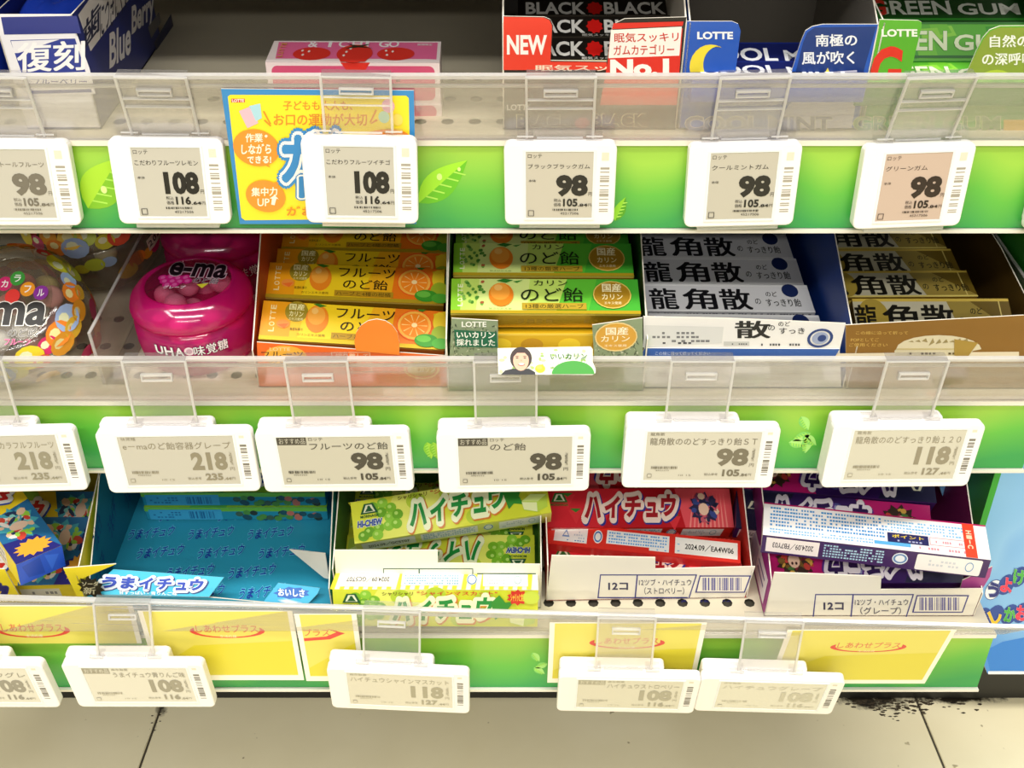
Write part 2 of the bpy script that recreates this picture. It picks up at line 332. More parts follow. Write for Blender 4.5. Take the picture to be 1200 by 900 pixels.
def S(k, x, u, h=0):
    return Vector((x, D[k]+u*math.cos(TAU)-h*math.sin(TAU), Z[k]+u*math.sin(TAU)+h*math.cos(TAU)))
def shelf_mat(k, x, u, yaw=0, h=0):
    return Matrix.Translation(S(k, x, u, h)) @ Matrix.Rotation(TAU, 4, 'X') @ Matrix.Rotation(R(yaw), 4, 'Z')
def ytop3(x): return .4563-.039*x
def make_shelf(k, label):
    t = empty('display_shelf', Matrix.Identity(4), label, 'shelf')
    x0, x1 = XL, XR[k]; b = MB()
    # solid sheet below, perforated sheet on top
    P = [S(k, 0, 0, -.003), S(k, 0, .33, -.003), S(k, 0, .33, -.009), S(k, 0, 0, -.009)]
    v = [(x, p.y, p.z) for x in (x0, x1) for p in P]
    b.add(v, [(0, 1, 2, 3), (7, 6, 5, 4), (0, 4, 5, 1), (1, 5, 6, 2), (2, 6, 7, 3), (3, 7, 4, 0)], M('3a352a', .7))
    b.obj('shelf_board', t)
    b = MB(); pc = .014; hr = .0034; u0 = .004
    nx = int((x1-x0)/pc); rows = 6
    for j in range(rows):
        for i in range(nx):
            cx = x0+(i+.5)*pc; cu = u0+(j+.5)*pc
            if j % 2 == 0:
                b.add([S(k, cx-pc/2, cu-pc/2), S(k, cx+pc/2, cu-pc/2), S(k, cx+pc/2, cu+pc/2), S(k, cx-pc/2, cu+pc/2)], [(0, 1, 2, 3)], STEEL); continue
            vs = []; sq = [(1, 0), (1, 1), (0, 1), (-1, 1), (-1, 0), (-1, -1), (0, -1), (1, -1)]
            for a, c in sq: vs.append(S(k, cx+a*pc/2, cu+c*pc/2))
            for q in range(8): vs.append(S(k, cx+hr*math.cos(q*math.pi/4), cu+hr*math.sin(q*math.pi/4)))
            b.add(vs, [(q, (q+1) % 8, 8+(q+1) % 8, 8+q) for q in range(8)], STEEL)
    e0 = x0+nx*pc; ue = u0+rows*pc
    b.add([S(k, x0, 0), S(k, x1, 0), S(k, x1, u0), S(k, x0, u0)], [(0, 1, 2, 3)], STEEL)
    b.add([S(k, x0, ue), S(k, x1, ue), S(k, x1, .33), S(k, x0, .33)], [(0, 1, 2, 3)], STEEL)
    b.add([S(k, e0, u0), S(k, x1, u0), S(k, x1, ue), S(k, e0, ue)], [(0, 1, 2, 3)], STEEL)
    b.obj('perforated_sheet', t)
    b = MB(); b.box((x0, D[k]+.0035, Z[k]-.040), (x1, D[k]+.0055, Z[k]), STEEL); b.obj('front_lip', t)
    d, z = D[k], Z[k]
    b = MB(); b.box((x0, d+.0012, z-.0455), (x1, d+.0032, z+.0005), M('e9e4d4', .3))
    b.box((x0, d-.0022, z-.0005), (x1, d+.0032, z+.0022), M('ece6d6', .3)); b.box((x0, d-.0025, z-.047), (x1, d+.003, z-.0452), M('dcd8cc', .3))
    b.obj('price_rail', t)
    # leaning clear fence with its folded top edge
    def strip(y0, z0, y1, z1, th, m, name):
        q = MB(); dx = Vector((0, y1-y0, z1-z0)).normalized(); n = Vector((0, dx.z, -dx.y))*th
        vs = []
        for x in (x0+.002, x1+(.004 if k == 3 else 0)):
            g_ = lambda z_: (ytop3(x)-(d-.016))*max(0., min(1.1, (z_-z)/.031)) if k == 3 else 0.
            for p in ((y0, z0), (y1, z1), (y1+n.y, z1+n.z), (y0+n.y, z0+n.z)): vs.append((x, p[0]+g_(p[1]), p[1]))
        q.add(vs, [(0, 1, 2, 3), (7, 6, 5, 4), (0, 4, 5, 1), (1, 5, 6, 2), (2, 6, 7, 3), (3, 7, 4, 0)], m); return q.obj(name, t)
    q_ = .006 if k == 3 else 0
    strip(d-.001, z+.0022, d-.016, z+.036-q_, .0010, CLEAR, 'clear_fence')
    strip(d-.0157, z+.0362-q_, d-.0166, z+.0380-q_, .0022, EDGE, 'fence_edge')
    strip(d-.0140, z+.0318-q_, d-.0145, z+.0328-q_, .0016, EDGE, 'fence_edge')
    return t
make_shelf(0, 'topmost shelf above the gum cartons, out of the picture')
make_shelf(1, 'upper shelf with clear front fence holding the gum cartons')
make_shelf(2, 'middle shelf with clear front fence holding throat drops and candy jars')
make_shelf(3, 'lowest shelf with clear front fence holding the soft candy cartons')
# green printed strips slid into the price rails, yellow cards on the lowest one
GREEN = ramp_mat('leaf_print', [(.1, '2c9648'), (.5, '5cb23c'), (.9, '98c844')], 2, -.045, 0)
def leaf(a, px, py, w, h, rot, k, c1='8fd02a', c2='4f9d12'):
    """leaf drawn in the print; px,py measured on the rail plane"""
    x0, y0 = a.F.px(px, py); src = a; a = Art().on(src.F)
    w /= 1000; h /= 1000; q = R(rot)
    def P(X, Y): return (x0+(X*math.cos(q)-Y*math.sin(q))/a.F.w, y0+(X*math.sin(q)+Y*math.cos(q))/a.F.h)
    n = 10; up = [(-w/2+w*i/n, -h/2*math.sin(math.pi*(i/n)**.8)) for i in range(n+1)]; dn = [(-w/2+w*i/n, h/2*math.sin(math.pi*(i/n)**.8)) for i in range(n, -1, -1)]
    a.p([P(*c) for c in up+dn[1:-1]], c1); a.p([P(*c) for c in [(-w/2, 0), (w/2, 0)]+dn[1:-1]], c2)
    for i in range(1, 6):
        xx = -w/2+w*i/7; a.p([P(xx, 0), (P(xx+.001, 0)), P(xx+w*.12, h*.32), P(xx+w*.10, h*.34)], 'a9dd55')
    a.obj('printed_leaf', src.par)
def panel(t, name, F, pts, th, mo, mi, px=False):
    """a cardboard wall: outline on a plane, thickness towards the inside (-n)"""
    P = [(F.px(*q) if (px and len(q) == 2) else q[:2]) for q in pts]
    n = len(P); v = [F.at(*q) for q in P]+[F.at(*q)-F.n*th for q in P]; b = MB()
    b.add(v[:n], [tuple(range(n-1, -1, -1))], mo); b.add(v[n:], [tuple(range(n))], mi)
    b.add(v, [(i, (i+1) % n, n+(i+1) % n, n+i) for i in range(n)], CARD)
    return b.obj(name, t)
def rail_card(k, label):
    t = empty('shelf_strip', Matrix.Translation((0, D[k], Z[k])), label, 'shelf strip', 'green leaf-print strips in the price rails')
    b = MB(); b.box((XL, -.0006, -.0448), (XR[k]-.0005, .0008, -.001), GREEN); t['x'] = 0; del t['x']; b.obj('printed_card', t); return t
def rail_face(k, off=.0006): return Face((0, -off, 0), (1, 0, 0), (0, 0, -1), 1, 1, Matrix.Translation((0, D[k], Z[k])))
c1 = rail_card(1, 'bright green leaf-print strip along the upper shelf front'); a = Art().on(rail_face(1), True); a.par = c1
leaf(a, 121, 215, 34, 20, -52, 1, 'a6d530', '7cba22'); leaf(a, 519, 213, 34, 15, -42, 1, '9cdc2c', '63b81c'); leaf(a, 727, 245, 14, 6, -70, 1)
a.k = 14; a.e(515, 207, 3.2, 4, 'cdeb86').e(122, 222, 3.6, 4.5, 'd2ec92').e(538, 198, 2, 2.5, 'cdeb86'); a.obj('water_drops', c1)
c2 = rail_card(2, 'green leaf-print strip along the middle shelf front'); a = Art().on(rail_face(2), True); a.par = c2
for dx, dy, r_ in ((0, -12, 60), (-4, 4, 150), (6, 8, 40), (-8, 12, 10), (2, 14, 90)): leaf(a, 943+dx, 508+dy, 11, 6, r_, 2, 'a9e07a', '7cc860')
for dx in (0, 7): leaf(a, 503+dx, 528, 12, 6, 80, 2, 'a8d83a', '86c82a')

c3 = rail_card(3, 'green leaf-print strip along the lowest shelf front, partly under yellow cards'); a = Art().on(rail_face(3), True); a.par = c3
for dx, dy, r_ in ((0, -6, 60), (6, 4, 150), (4, 10, 40)): leaf(a, 628+dx, 776+dy, 9, 5, r_, 3, 'a9e07a', '7cc860')
leaf(a, 40, 772, 16, 9, 20, 3, '6cc03a', '4f9d2a')
YEL = [(-70, 168, 'yellow shelf card with a red oval, leftmost, short so green shows under it', 38, 737, 754),
       (174, 350, 'yellow shelf card with a red oval, between the two leftmost lowest tags', 266, 738, 797),
       (352, 423, 'narrow yellow shelf card with a cut-off red oval, left of the tag reading 118', 362, 742, 798),
       (643, 822, 'yellow shelf card with a red oval, behind the tag under the red carton', 735, 752, 800),
       (915, 1108, 'yellow shelf card with a faint red oval at the right end of the lowest rail', 1018, 757, 801)]
for x0, x1, lb, ox, oy, yb in YEL:
    xm = ((x0+x1)/2-600)*.665/FPX; yt = ytop3(xm)-.0022; top = Vector((0, yt, Z[3]+.0285)); bot = Vector((0, D[3]-.0045, Z[3]-.0455)); dn = (bot-top).normalized()
    m = Matrix.Translation((0, top.y, top.z)); F = Face((0, 0, 0), (1, 0, 0), tuple(dn), 1, 1, m)
    H_ = min((bot-top).length, F.px((x0+x1)/2, yb)[1]); u0 = F.px(x0, 760)[0]; u1 = F.px(x1, 760)[0]
    t = empty('shelf_card', m, lb, 'shelf card', 'yellow cards on the lowest price rail')
    full = yb > 760
    panel(t, 'card_sheet', F, [(u0, 0), (u1, 0), (u1, H_), (u0, H_)], .0003, M('f7f2e2', .35), M('f7f2e2', .35))
    a = Art().on(F); mg = .0030; a.r(u0+mg, .0004, u1-mg, H_-(mg*1.6 if full else 0), 'e0d462')
    if full: a.p([(u0+mg, .050), (u0+.028, .030), (u1-mg, .026), (u1-mg, H_-.0055), (u0+mg, H_-.0055)], 'dacd38')
    cx, cy = F.px(ox, oy); rw = .0225
    if u0+rw < cx and cx+rw < u1:
        a.ring(cx, cy+.001, rw, .0062, .16, 'd8453a'); a.r(cx-.0195, cy-.0062, cx+.0195, cy+.0012, 'e0d462')
        a.t('しあわせプラス', cx-.0185, cy-.0045, cx+.0185, cy+.0022, 'd8704a', .012).t('生活応援', cx-.005, cy+.0044, cx+.005, cy+.0066, 'f6e9c0')
    else:
        lo = u0+.0032; a.p([(lo, cy-.003), (cx+.012, cy-.004), (cx+.0215, cy), (cx+.012, cy+.0055), (lo, cy+.0072)], 'd8453a').p([(lo, cy-.0036), (cx+.010, cy-.0048), (cx+.0165, cy-.001), (cx+.010, cy+.0028), (lo, cy+.0045)], 'e0d462')
        a.t('プラス', lo+.0005, cy-.0040, cx+.0125, cy+.0024, 'd8704a', .012)
    a.obj('card_print', t)
# ---------------------------------------------------------------- electronic price tags on clear clips
def price_tag(kind, ps, label, maker, name, price, tax, cents, ink, rec=False, bg='bab6aa', extra=None):  # ink is lightened per tag: glare on the screen is put into its colour
    m = pose(*ps); t = empty('price_tag', m, label, 'price tag', 'electronic price tags on the shelf fences')
    Dm = lambda h: h
    if kind == 1:
        L0, R0, T0, B0 = -.0272, .0278, .0218, -.0220; sw, sh = .033, .0355
    else:
        L0, R0, T0, B0 = -.0430, .0415, .0200, -.0225; sw, sh = .0625, .0335
    W_, H_ = R0-L0, T0-B0
    me = bevel_box(W_, H_, .0065, WHITE, .0009, 3, off=((L0+R0)/2, (T0+B0)/2, -.00325), xy_round=.0035); o = link('tag_case', me, t)
    for p in o.data.polygons: p.use_smooth = False
    if kind == 1: me = bevel_box(W_*.94, H_*.9, .003, WHITE, .0008, 2, off=((L0+R0)/2-.0005, (T0+B0)/2, -.0079), xy_round=.003)
    else: me = bevel_box(W_*.74, H_*.98, .0065, WHITE, .0012, 2, off=(L0+W_*.37+.0005, (T0+B0)/2+.0022, -.0096), xy_round=.003)
    link('battery_housing', me, t)
    b = MB(); fz = .0002; tt = .0011
    for a0, a1, c0, c1 in ((-sw/2-tt, sw/2+tt, sh/2, sh/2+tt), (-sw/2-tt, sw/2+tt, -sh/2-tt, -sh/2), (-sw/2-tt, -sw/2, -sh/2, sh/2), (sw/2, sw/2+tt, -sh/2, sh/2)):
        b.box((a0, c0, 0), (a1, c1, fz*2), M('dfe4e6', .3))
    b.obj('screen_bezel', t)
    b = MB(); b.box((-sw/2, -sh/2, 0), (sw/2, sh/2, fz), M(bg, .25)); scr = b.obj('screen', t)
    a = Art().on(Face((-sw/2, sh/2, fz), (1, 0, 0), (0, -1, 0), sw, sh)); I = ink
    if kind == 1:
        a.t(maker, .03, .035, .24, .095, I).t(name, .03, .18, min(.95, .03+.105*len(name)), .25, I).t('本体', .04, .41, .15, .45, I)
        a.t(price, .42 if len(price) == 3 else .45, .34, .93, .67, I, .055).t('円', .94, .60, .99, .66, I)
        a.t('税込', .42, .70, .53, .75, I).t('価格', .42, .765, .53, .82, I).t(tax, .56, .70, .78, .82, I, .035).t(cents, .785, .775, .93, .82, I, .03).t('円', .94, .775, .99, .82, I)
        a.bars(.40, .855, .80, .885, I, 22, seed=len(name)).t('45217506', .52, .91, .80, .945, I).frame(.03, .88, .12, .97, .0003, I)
    else:
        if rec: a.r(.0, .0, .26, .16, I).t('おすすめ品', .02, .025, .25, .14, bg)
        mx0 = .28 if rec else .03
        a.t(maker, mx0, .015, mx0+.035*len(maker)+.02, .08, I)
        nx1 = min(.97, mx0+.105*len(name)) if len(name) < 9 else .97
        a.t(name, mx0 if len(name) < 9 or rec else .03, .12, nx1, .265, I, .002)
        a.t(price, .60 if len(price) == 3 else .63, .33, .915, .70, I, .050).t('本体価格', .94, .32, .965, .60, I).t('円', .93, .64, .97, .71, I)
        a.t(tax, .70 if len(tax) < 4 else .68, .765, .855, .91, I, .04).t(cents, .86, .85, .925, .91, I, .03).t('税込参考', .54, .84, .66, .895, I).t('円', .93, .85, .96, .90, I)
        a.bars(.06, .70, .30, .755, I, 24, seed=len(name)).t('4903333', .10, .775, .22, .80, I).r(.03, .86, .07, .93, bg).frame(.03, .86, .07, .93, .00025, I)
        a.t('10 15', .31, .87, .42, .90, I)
    if extra:
        for e in extra: getattr(a, e[0])(*e[1:])
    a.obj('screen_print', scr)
    a = Art().on(Face((0, 0, 0), (1, 0, 0), (0, -1, 0), 1, 1)); bi = 'a09a8c' if kind == 1 else '8e8a80'
    if kind == 1: a.r(.0205, -.0172, .0240, -.0130, 'd9d4c0').bars(.0200, -.0095, .0245, .0150, bi, 14, False, 5)
    else: a.r(.0345, -.0165, .0372, -.0148, 'd9d4c0').bars(.0342, -.0105, .0378, .0142, '77736a', 15, False, 9)
    a.obj('case_barcode', t)
    # clear clip: in world space the fence top is known, so hang the plate from there
    k = {1: 1}.get(kind, 2 if ps[2] > .25 else 3)
    ft = Vector((ps[0], D[k]-.0180, Z[k]+.0385)) if k != 3 else Vector((ps[0], ytop3(ps[0])-.0025, Z[3]+.0335)); inv = m.inverted()
    top = inv @ ft; bx = {1: .016, 2: .0165}[kind]; cx0 = (L0+R0)/2-.004 if kind != 1 else 0
    top.x = cx0; bot = Vector((cx0, T0+.0012, -.006))
    v = (bot-top); n = Vector((0, v.z, -v.y)).normalized()*.0011
    if n.z < 0: n = -n
    b = MB(); hk = inv.to_3x3() @ Vector((0, .006, .0012)); hk.x = 0; hd = inv.to_3x3() @ Vector((0, .0062, -.004)); hd.x = 0
    def slab(p, q, x0, x1, n, m_): b.add([(x, c.y, c.z) for x in (x0, x1) for c in (p, q, q+n, p+n)], [(0, 1, 2, 3), (7, 6, 5, 4), (0, 4, 5, 1), (1, 5, 6, 2), (2, 6, 7, 3), (3, 7, 4, 0)], m_)
    slab(top, bot, cx0-bx, cx0+bx, n, CLIP); slab(top, top+hk, cx0-bx, cx0+bx, n*.9, CLIP)
    e_ = .0006
    for s_ in (-1, 1): slab(top+n*.2, bot+n*.2, cx0+s_*bx-e_, cx0+s_*bx+e_, n*1.2, EDGE)
    slab(top-n*.2, top+v*.02, cx0-bx, cx0+bx, n*1.3, EDGE)
    if kind == 1: slab(top+v*.36, top+v*.375, cx0-bx, cx0+bx, n*1.35, EDGE)
    slab(top+v*.50, top+v*.515, cx0-bx, cx0+bx, n*1.3, EDGE) if kind == 1 else None
    slab(top+v*.20, top+v*.23, cx0-bx*.5, cx0+bx*.5, n*1.6, EDGE); slab(top+v*.29, top+v*.31, cx0-bx*.5, cx0+bx*.5, n*1.6, EDGE)
    slab(top+v*.20, top+v*.31, cx0-bx*.5, cx0-bx*.45, n*1.6, EDGE); slab(top+v*.20, top+v*.31, cx0+bx*.45, cx0+bx*.5, n*1.6, EDGE)
    # hinge lugs on the tag top
    clp = b.obj('clear_clip', t)
    for s_ in (-1, 1):
        b = MB()
        b.box((cx0+s_*bx*1.05-.004, T0-.0004, -.0095), (cx0+s_*bx*1.05+.004, T0+.0022, -.0035), CLIP)
        b.box((cx0+s_*bx*1.05-.004, T0+.0018, -.0040), (cx0+s_*bx*1.05+.004, T0+.0024, -.0033), EDGE); b.obj('hinge_lug', clp)
    b = MB()
    b.box((cx0-bx*.7, T0+.0006, -.0055), (cx0+bx*.7, T0+.0014, -.0046), EDGE); b.obj('hinge_pin', clp)
    if kind == 1:
        b = MB(); b.box((-.0200, B0-.0030, -.0085), (.0210, B0-.0005, -.0030), EDGE); b.obj('rail_foot', t)
    return t
g = 'ロッテ'
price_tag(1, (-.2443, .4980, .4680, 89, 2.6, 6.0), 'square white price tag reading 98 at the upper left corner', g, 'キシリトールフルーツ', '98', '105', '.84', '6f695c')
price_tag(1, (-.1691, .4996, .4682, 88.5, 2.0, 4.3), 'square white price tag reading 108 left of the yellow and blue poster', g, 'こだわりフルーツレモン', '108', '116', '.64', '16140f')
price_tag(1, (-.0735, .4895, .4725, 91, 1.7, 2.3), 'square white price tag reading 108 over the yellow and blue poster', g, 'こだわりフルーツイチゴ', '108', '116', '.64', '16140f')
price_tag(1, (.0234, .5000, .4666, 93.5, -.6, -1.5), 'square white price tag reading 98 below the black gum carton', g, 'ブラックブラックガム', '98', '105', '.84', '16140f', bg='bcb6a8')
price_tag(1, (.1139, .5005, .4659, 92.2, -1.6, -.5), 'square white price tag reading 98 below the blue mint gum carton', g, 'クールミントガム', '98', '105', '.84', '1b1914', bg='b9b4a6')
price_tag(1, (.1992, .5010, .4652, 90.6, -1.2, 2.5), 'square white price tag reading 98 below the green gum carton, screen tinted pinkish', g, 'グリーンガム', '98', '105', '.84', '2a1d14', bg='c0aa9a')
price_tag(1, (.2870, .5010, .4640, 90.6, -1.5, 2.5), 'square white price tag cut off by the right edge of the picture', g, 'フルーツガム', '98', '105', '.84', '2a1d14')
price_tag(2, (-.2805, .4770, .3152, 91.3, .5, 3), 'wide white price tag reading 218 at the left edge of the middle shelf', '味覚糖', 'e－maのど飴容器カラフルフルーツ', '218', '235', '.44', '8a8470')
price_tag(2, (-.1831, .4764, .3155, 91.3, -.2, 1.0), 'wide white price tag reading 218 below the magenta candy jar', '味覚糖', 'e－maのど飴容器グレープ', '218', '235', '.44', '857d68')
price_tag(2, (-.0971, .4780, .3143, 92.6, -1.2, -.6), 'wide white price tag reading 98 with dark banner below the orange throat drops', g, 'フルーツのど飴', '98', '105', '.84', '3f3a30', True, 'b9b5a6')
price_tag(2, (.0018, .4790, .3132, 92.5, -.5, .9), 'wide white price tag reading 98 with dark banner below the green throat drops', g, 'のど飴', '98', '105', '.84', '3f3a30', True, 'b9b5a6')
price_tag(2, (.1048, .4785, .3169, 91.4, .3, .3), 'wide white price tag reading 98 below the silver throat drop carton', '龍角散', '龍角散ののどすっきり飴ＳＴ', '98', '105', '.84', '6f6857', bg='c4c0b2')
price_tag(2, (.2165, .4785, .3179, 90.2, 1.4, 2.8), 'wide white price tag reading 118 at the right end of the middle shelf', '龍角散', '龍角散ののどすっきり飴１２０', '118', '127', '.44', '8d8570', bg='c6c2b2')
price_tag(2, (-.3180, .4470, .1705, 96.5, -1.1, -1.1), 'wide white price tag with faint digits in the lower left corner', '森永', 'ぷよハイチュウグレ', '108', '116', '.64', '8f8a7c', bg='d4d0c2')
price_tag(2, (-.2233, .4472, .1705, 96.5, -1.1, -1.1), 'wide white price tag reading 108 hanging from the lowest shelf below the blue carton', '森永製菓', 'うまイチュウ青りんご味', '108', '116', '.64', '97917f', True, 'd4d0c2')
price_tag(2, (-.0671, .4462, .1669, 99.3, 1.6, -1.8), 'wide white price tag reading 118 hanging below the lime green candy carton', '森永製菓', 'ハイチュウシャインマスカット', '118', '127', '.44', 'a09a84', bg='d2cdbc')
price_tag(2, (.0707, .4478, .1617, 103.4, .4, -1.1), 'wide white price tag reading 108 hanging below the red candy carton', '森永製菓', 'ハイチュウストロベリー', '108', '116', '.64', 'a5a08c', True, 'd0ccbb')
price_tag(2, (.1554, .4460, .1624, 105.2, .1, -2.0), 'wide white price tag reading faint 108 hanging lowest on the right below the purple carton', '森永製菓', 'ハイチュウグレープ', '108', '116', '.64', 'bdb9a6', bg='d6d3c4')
# ---------------------------------------------------------------- cartons (open trays) and packs
TH = .0007
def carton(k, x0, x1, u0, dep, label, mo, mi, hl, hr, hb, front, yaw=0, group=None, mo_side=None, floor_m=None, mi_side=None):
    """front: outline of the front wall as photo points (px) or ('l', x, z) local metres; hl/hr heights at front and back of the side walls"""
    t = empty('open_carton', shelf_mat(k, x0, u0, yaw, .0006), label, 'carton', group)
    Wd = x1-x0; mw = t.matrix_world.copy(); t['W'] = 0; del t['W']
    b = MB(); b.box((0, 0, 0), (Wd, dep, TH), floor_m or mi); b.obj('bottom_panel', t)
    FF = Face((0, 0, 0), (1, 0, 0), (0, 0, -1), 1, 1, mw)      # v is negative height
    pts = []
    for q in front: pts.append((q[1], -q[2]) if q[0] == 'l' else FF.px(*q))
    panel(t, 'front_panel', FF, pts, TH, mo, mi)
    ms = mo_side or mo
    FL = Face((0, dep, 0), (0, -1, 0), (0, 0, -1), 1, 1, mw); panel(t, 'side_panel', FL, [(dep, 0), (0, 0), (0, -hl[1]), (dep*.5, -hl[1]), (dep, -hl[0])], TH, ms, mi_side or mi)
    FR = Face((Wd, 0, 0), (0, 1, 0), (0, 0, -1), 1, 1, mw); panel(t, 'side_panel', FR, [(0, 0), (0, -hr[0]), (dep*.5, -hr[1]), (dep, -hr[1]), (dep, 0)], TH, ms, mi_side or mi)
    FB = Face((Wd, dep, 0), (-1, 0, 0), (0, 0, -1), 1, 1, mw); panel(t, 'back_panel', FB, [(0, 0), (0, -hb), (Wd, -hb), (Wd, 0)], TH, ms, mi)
    return t, FF, mw, Wd
def new_pack(name, L, Wf, T, mats, m, label, cat, group, faces, rough=.35, bev=.0008):
    """a stick carton centred in its top face: x along, y up the face, z out of it; faces: list of (side, function(art))"""
    t = empty(name, m, label, cat, group)
    bod = link('pack_body', bevel_box(L, Wf, T, mats, bev, 2, off=(0, 0, -T/2)), t)
    Art.ROUGH = rough; a = Art()
    for side, fn in faces:
        F = {'top': Face((-L/2, Wf/2, 0), (1, 0, 0), (0, -1, 0), L, Wf), 'front': Face((-L/2, -Wf/2, 0), (1, 0, 0), (0, 0, -1), L, T),
             'back': Face((L/2, Wf/2, 0), (-1, 0, 0), (0, 0, -1), L, T), 'right': Face((L/2, -Wf/2, 0), (0, 1, 0), (0, 0, -1), Wf, T),
             'left': Face((-L/2, Wf/2, 0), (0, -1, 0), (0, 0, -1), Wf, T)}[side]
        a.on(F); fn(a)
    Art.ROUGH = .42
    a.obj('printed_wrapper', bod); return t
GOLD = M('c9a227', .28, .55); GOLD2 = M('d9b82a', .3, .35)
# ---- orange fruit throat drops
def art_orange(a):
    a.r(0, 0, 1, 1, 'f0a012').r(.16, 0, .62, 1, 'f5bd14').p([(.24, 0), (.60, 0), (.52, 1), (.20, 1)], 'f7d21c').p([(.60, 0), (.74, 0), (.70, 1), (.56, 1)], 'f4b41a').p([(.72, 0), (1, 0), (1, 1), (.70, 1)], 'ee7a14')
    a.r(0, .90, 1, 1, GOLD2)
    a.e(.02, .5, .06, .5, 'ec8f1a').t('LOTTE', .035, .12, .085, .82, 'fbe6a0', .01, rot=0) if False else None
    for i, ch in enumerate('LOTTE'): a.t(ch, .045, .68-.145*i, .075, .79-.145*i, 'fbe6a0', .02, rot=-90)
    a.e(.185, .24, .062, .27, 'a08a20').t('国産', .145, .04, .225, .20, 'f6eeb0', .03).t('カリン', .147, .23, .223, .37, 'f6eeb0', .02).t('エキス使用', .147, .40, .223, .47, 'f6eeb0')
    a.e(.30, .40, .062, .36, 'f08a1c').e(.295, .32, .048, .24, 'f6a83a').e(.285, .20, .018, .08, 'f9c368').p([(.27, .02), (.30, -.0), (.345, .05), (.31, .10)], '3d7d20').e(.12, .58, .035, .11, 'f2933a').p([(.09, .60), (.15, .56), (.13, .70)], 'f0722a')
    a.t('無香料果汁', .16, .66, .23, .74, '6c5312').t('カリンエキス使用', .20, .79, .35, .86, '8a6a14')
    a.t('フルーツ', .40, .08, .72, .34, '2a1c0a', .006).t('のど飴', .43, .40, .68, .68, '2a1c0a', .006)
    a.r(.385, .73, .715, .89, 'b88f1d').t('ハーブと4種の柑橘', .395, .755, .70, .87, '4a3508')
    a.e(.83, .42, .098, .40, 'f0601a').e(.83, .42, .092, .37, 'f9b648').e(.83, .42, .078, .31, 'f58a1e')
    for i in range(10):
        t = i*math.pi/5; a.p([(.83+.012*math.cos(t), .42+.05*math.sin(t)), (.83+.07*math.cos(t-.05), .42+.28*math.sin(t-.05)), (.83+.07*math.cos(t+.05), .42+.28*math.sin(t+.05))], 'fbd07a')
    a.e(.83, .42, .016, .06, 'fbe0a0').p([(.93, .1), (1, 0), (1, .75), (.95, .5)], 'd9c21c').e(.965, .30, .035, .26, 'e8cf2a').e(.975, .62, .05, .22, '9cb82a')
    a.e(.90, .80, .065, .17, '3d9a2a').e(.885, .76, .04, .09, '6cc043').e(.98, .86, .05, .14, '4fae35').p([(.84, .0), (.89, .0), (.87, .06), (.85, .05)], '3d7d20')
def art_gold_edge(a): a.r(0, 0, 1, 1, GOLD).r(0, 0, 1, .12, 'e8cf5a').dots(.1, .3, .9, .8, 'a8851c', 1, 16)
OL, OW, OT = .104, .0245, .012
def orange_pack(ps, lb): return new_pack('throat_drop_pack', OL, OW, OT, {'*': M('eda318', .35), '-y': GOLD, '+z': M('f0a012', .35)}, pose(*ps), lb, 'candy pack', 'orange throat drop packs', [('top', art_orange), ('front', art_gold_edge)])
op = orange_pack((-.0899, .5312, .3704, 33.7, 4.7, 1.3), 'frontmost orange throat drop pack, partly under the round orange tab')
for ps, lb in (((-.0921, .5650, .3800, 30, 3.8, 2.2), 'second orange throat drop pack from the front of the orange carton'),
               ((-.0916, .5870, .3795, 29, 2.0, 0), 'third orange throat drop pack from the front, half hidden by the second'),
               ((-.0912, .6160, .3875, 27, 1.2, 0), 'rearmost orange throat drop pack, cut by the green strip above')):
    copy_thing(op, pose(*ps), lb)
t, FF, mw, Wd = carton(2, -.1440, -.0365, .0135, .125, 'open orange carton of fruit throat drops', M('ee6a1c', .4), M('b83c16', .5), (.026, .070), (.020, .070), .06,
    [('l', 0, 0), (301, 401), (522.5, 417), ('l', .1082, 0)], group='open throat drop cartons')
a = Art().on(FF, True)
a.e(335, 418, 25, 13, 'f2b23a').t('フルーツ', 306, 412, 355, 419, '3a1c0a', .004).t('のど飴', 315, 419, 350, 426, '3a1c0a', .004).t('LOTTE', 316, 407, 340, 411, 'f8d49a', .02)
a.frame(388, 412.5, 436, 436, .0004, 'fbd8b0').t('切り離して', 393, 414, 432, 419, 'fbd8b0', .01).t('POPとして', 393, 420, 432, 425, 'fbd8b0', .01).ring(494, 432, 21, 12, .12, 'f6c06a').e(494, 432, 17, 9, 'c99a2a')
a.t('国産カリン', 478, 428, 510, 436, 'fbeec0', .02); a.obj('carton_print', t)
# the round tab standing up from the front wall
F2 = Face((0, -.0012, 0), (1, 0, 0), (0, 0, -1), 1, 1, mw); pts = [(468, 416), (417, 411), (415.5, 402)]
for i in range(9):
    q = math.pi*i/8; pts.append((441.5-26*math.cos(q), 399-25*math.sin(q)))
pts += [(468, 400)]
panel(t, 'round_tab', F2, pts, .0006, M('f5892a', .4), M('f5892a', .4), True)
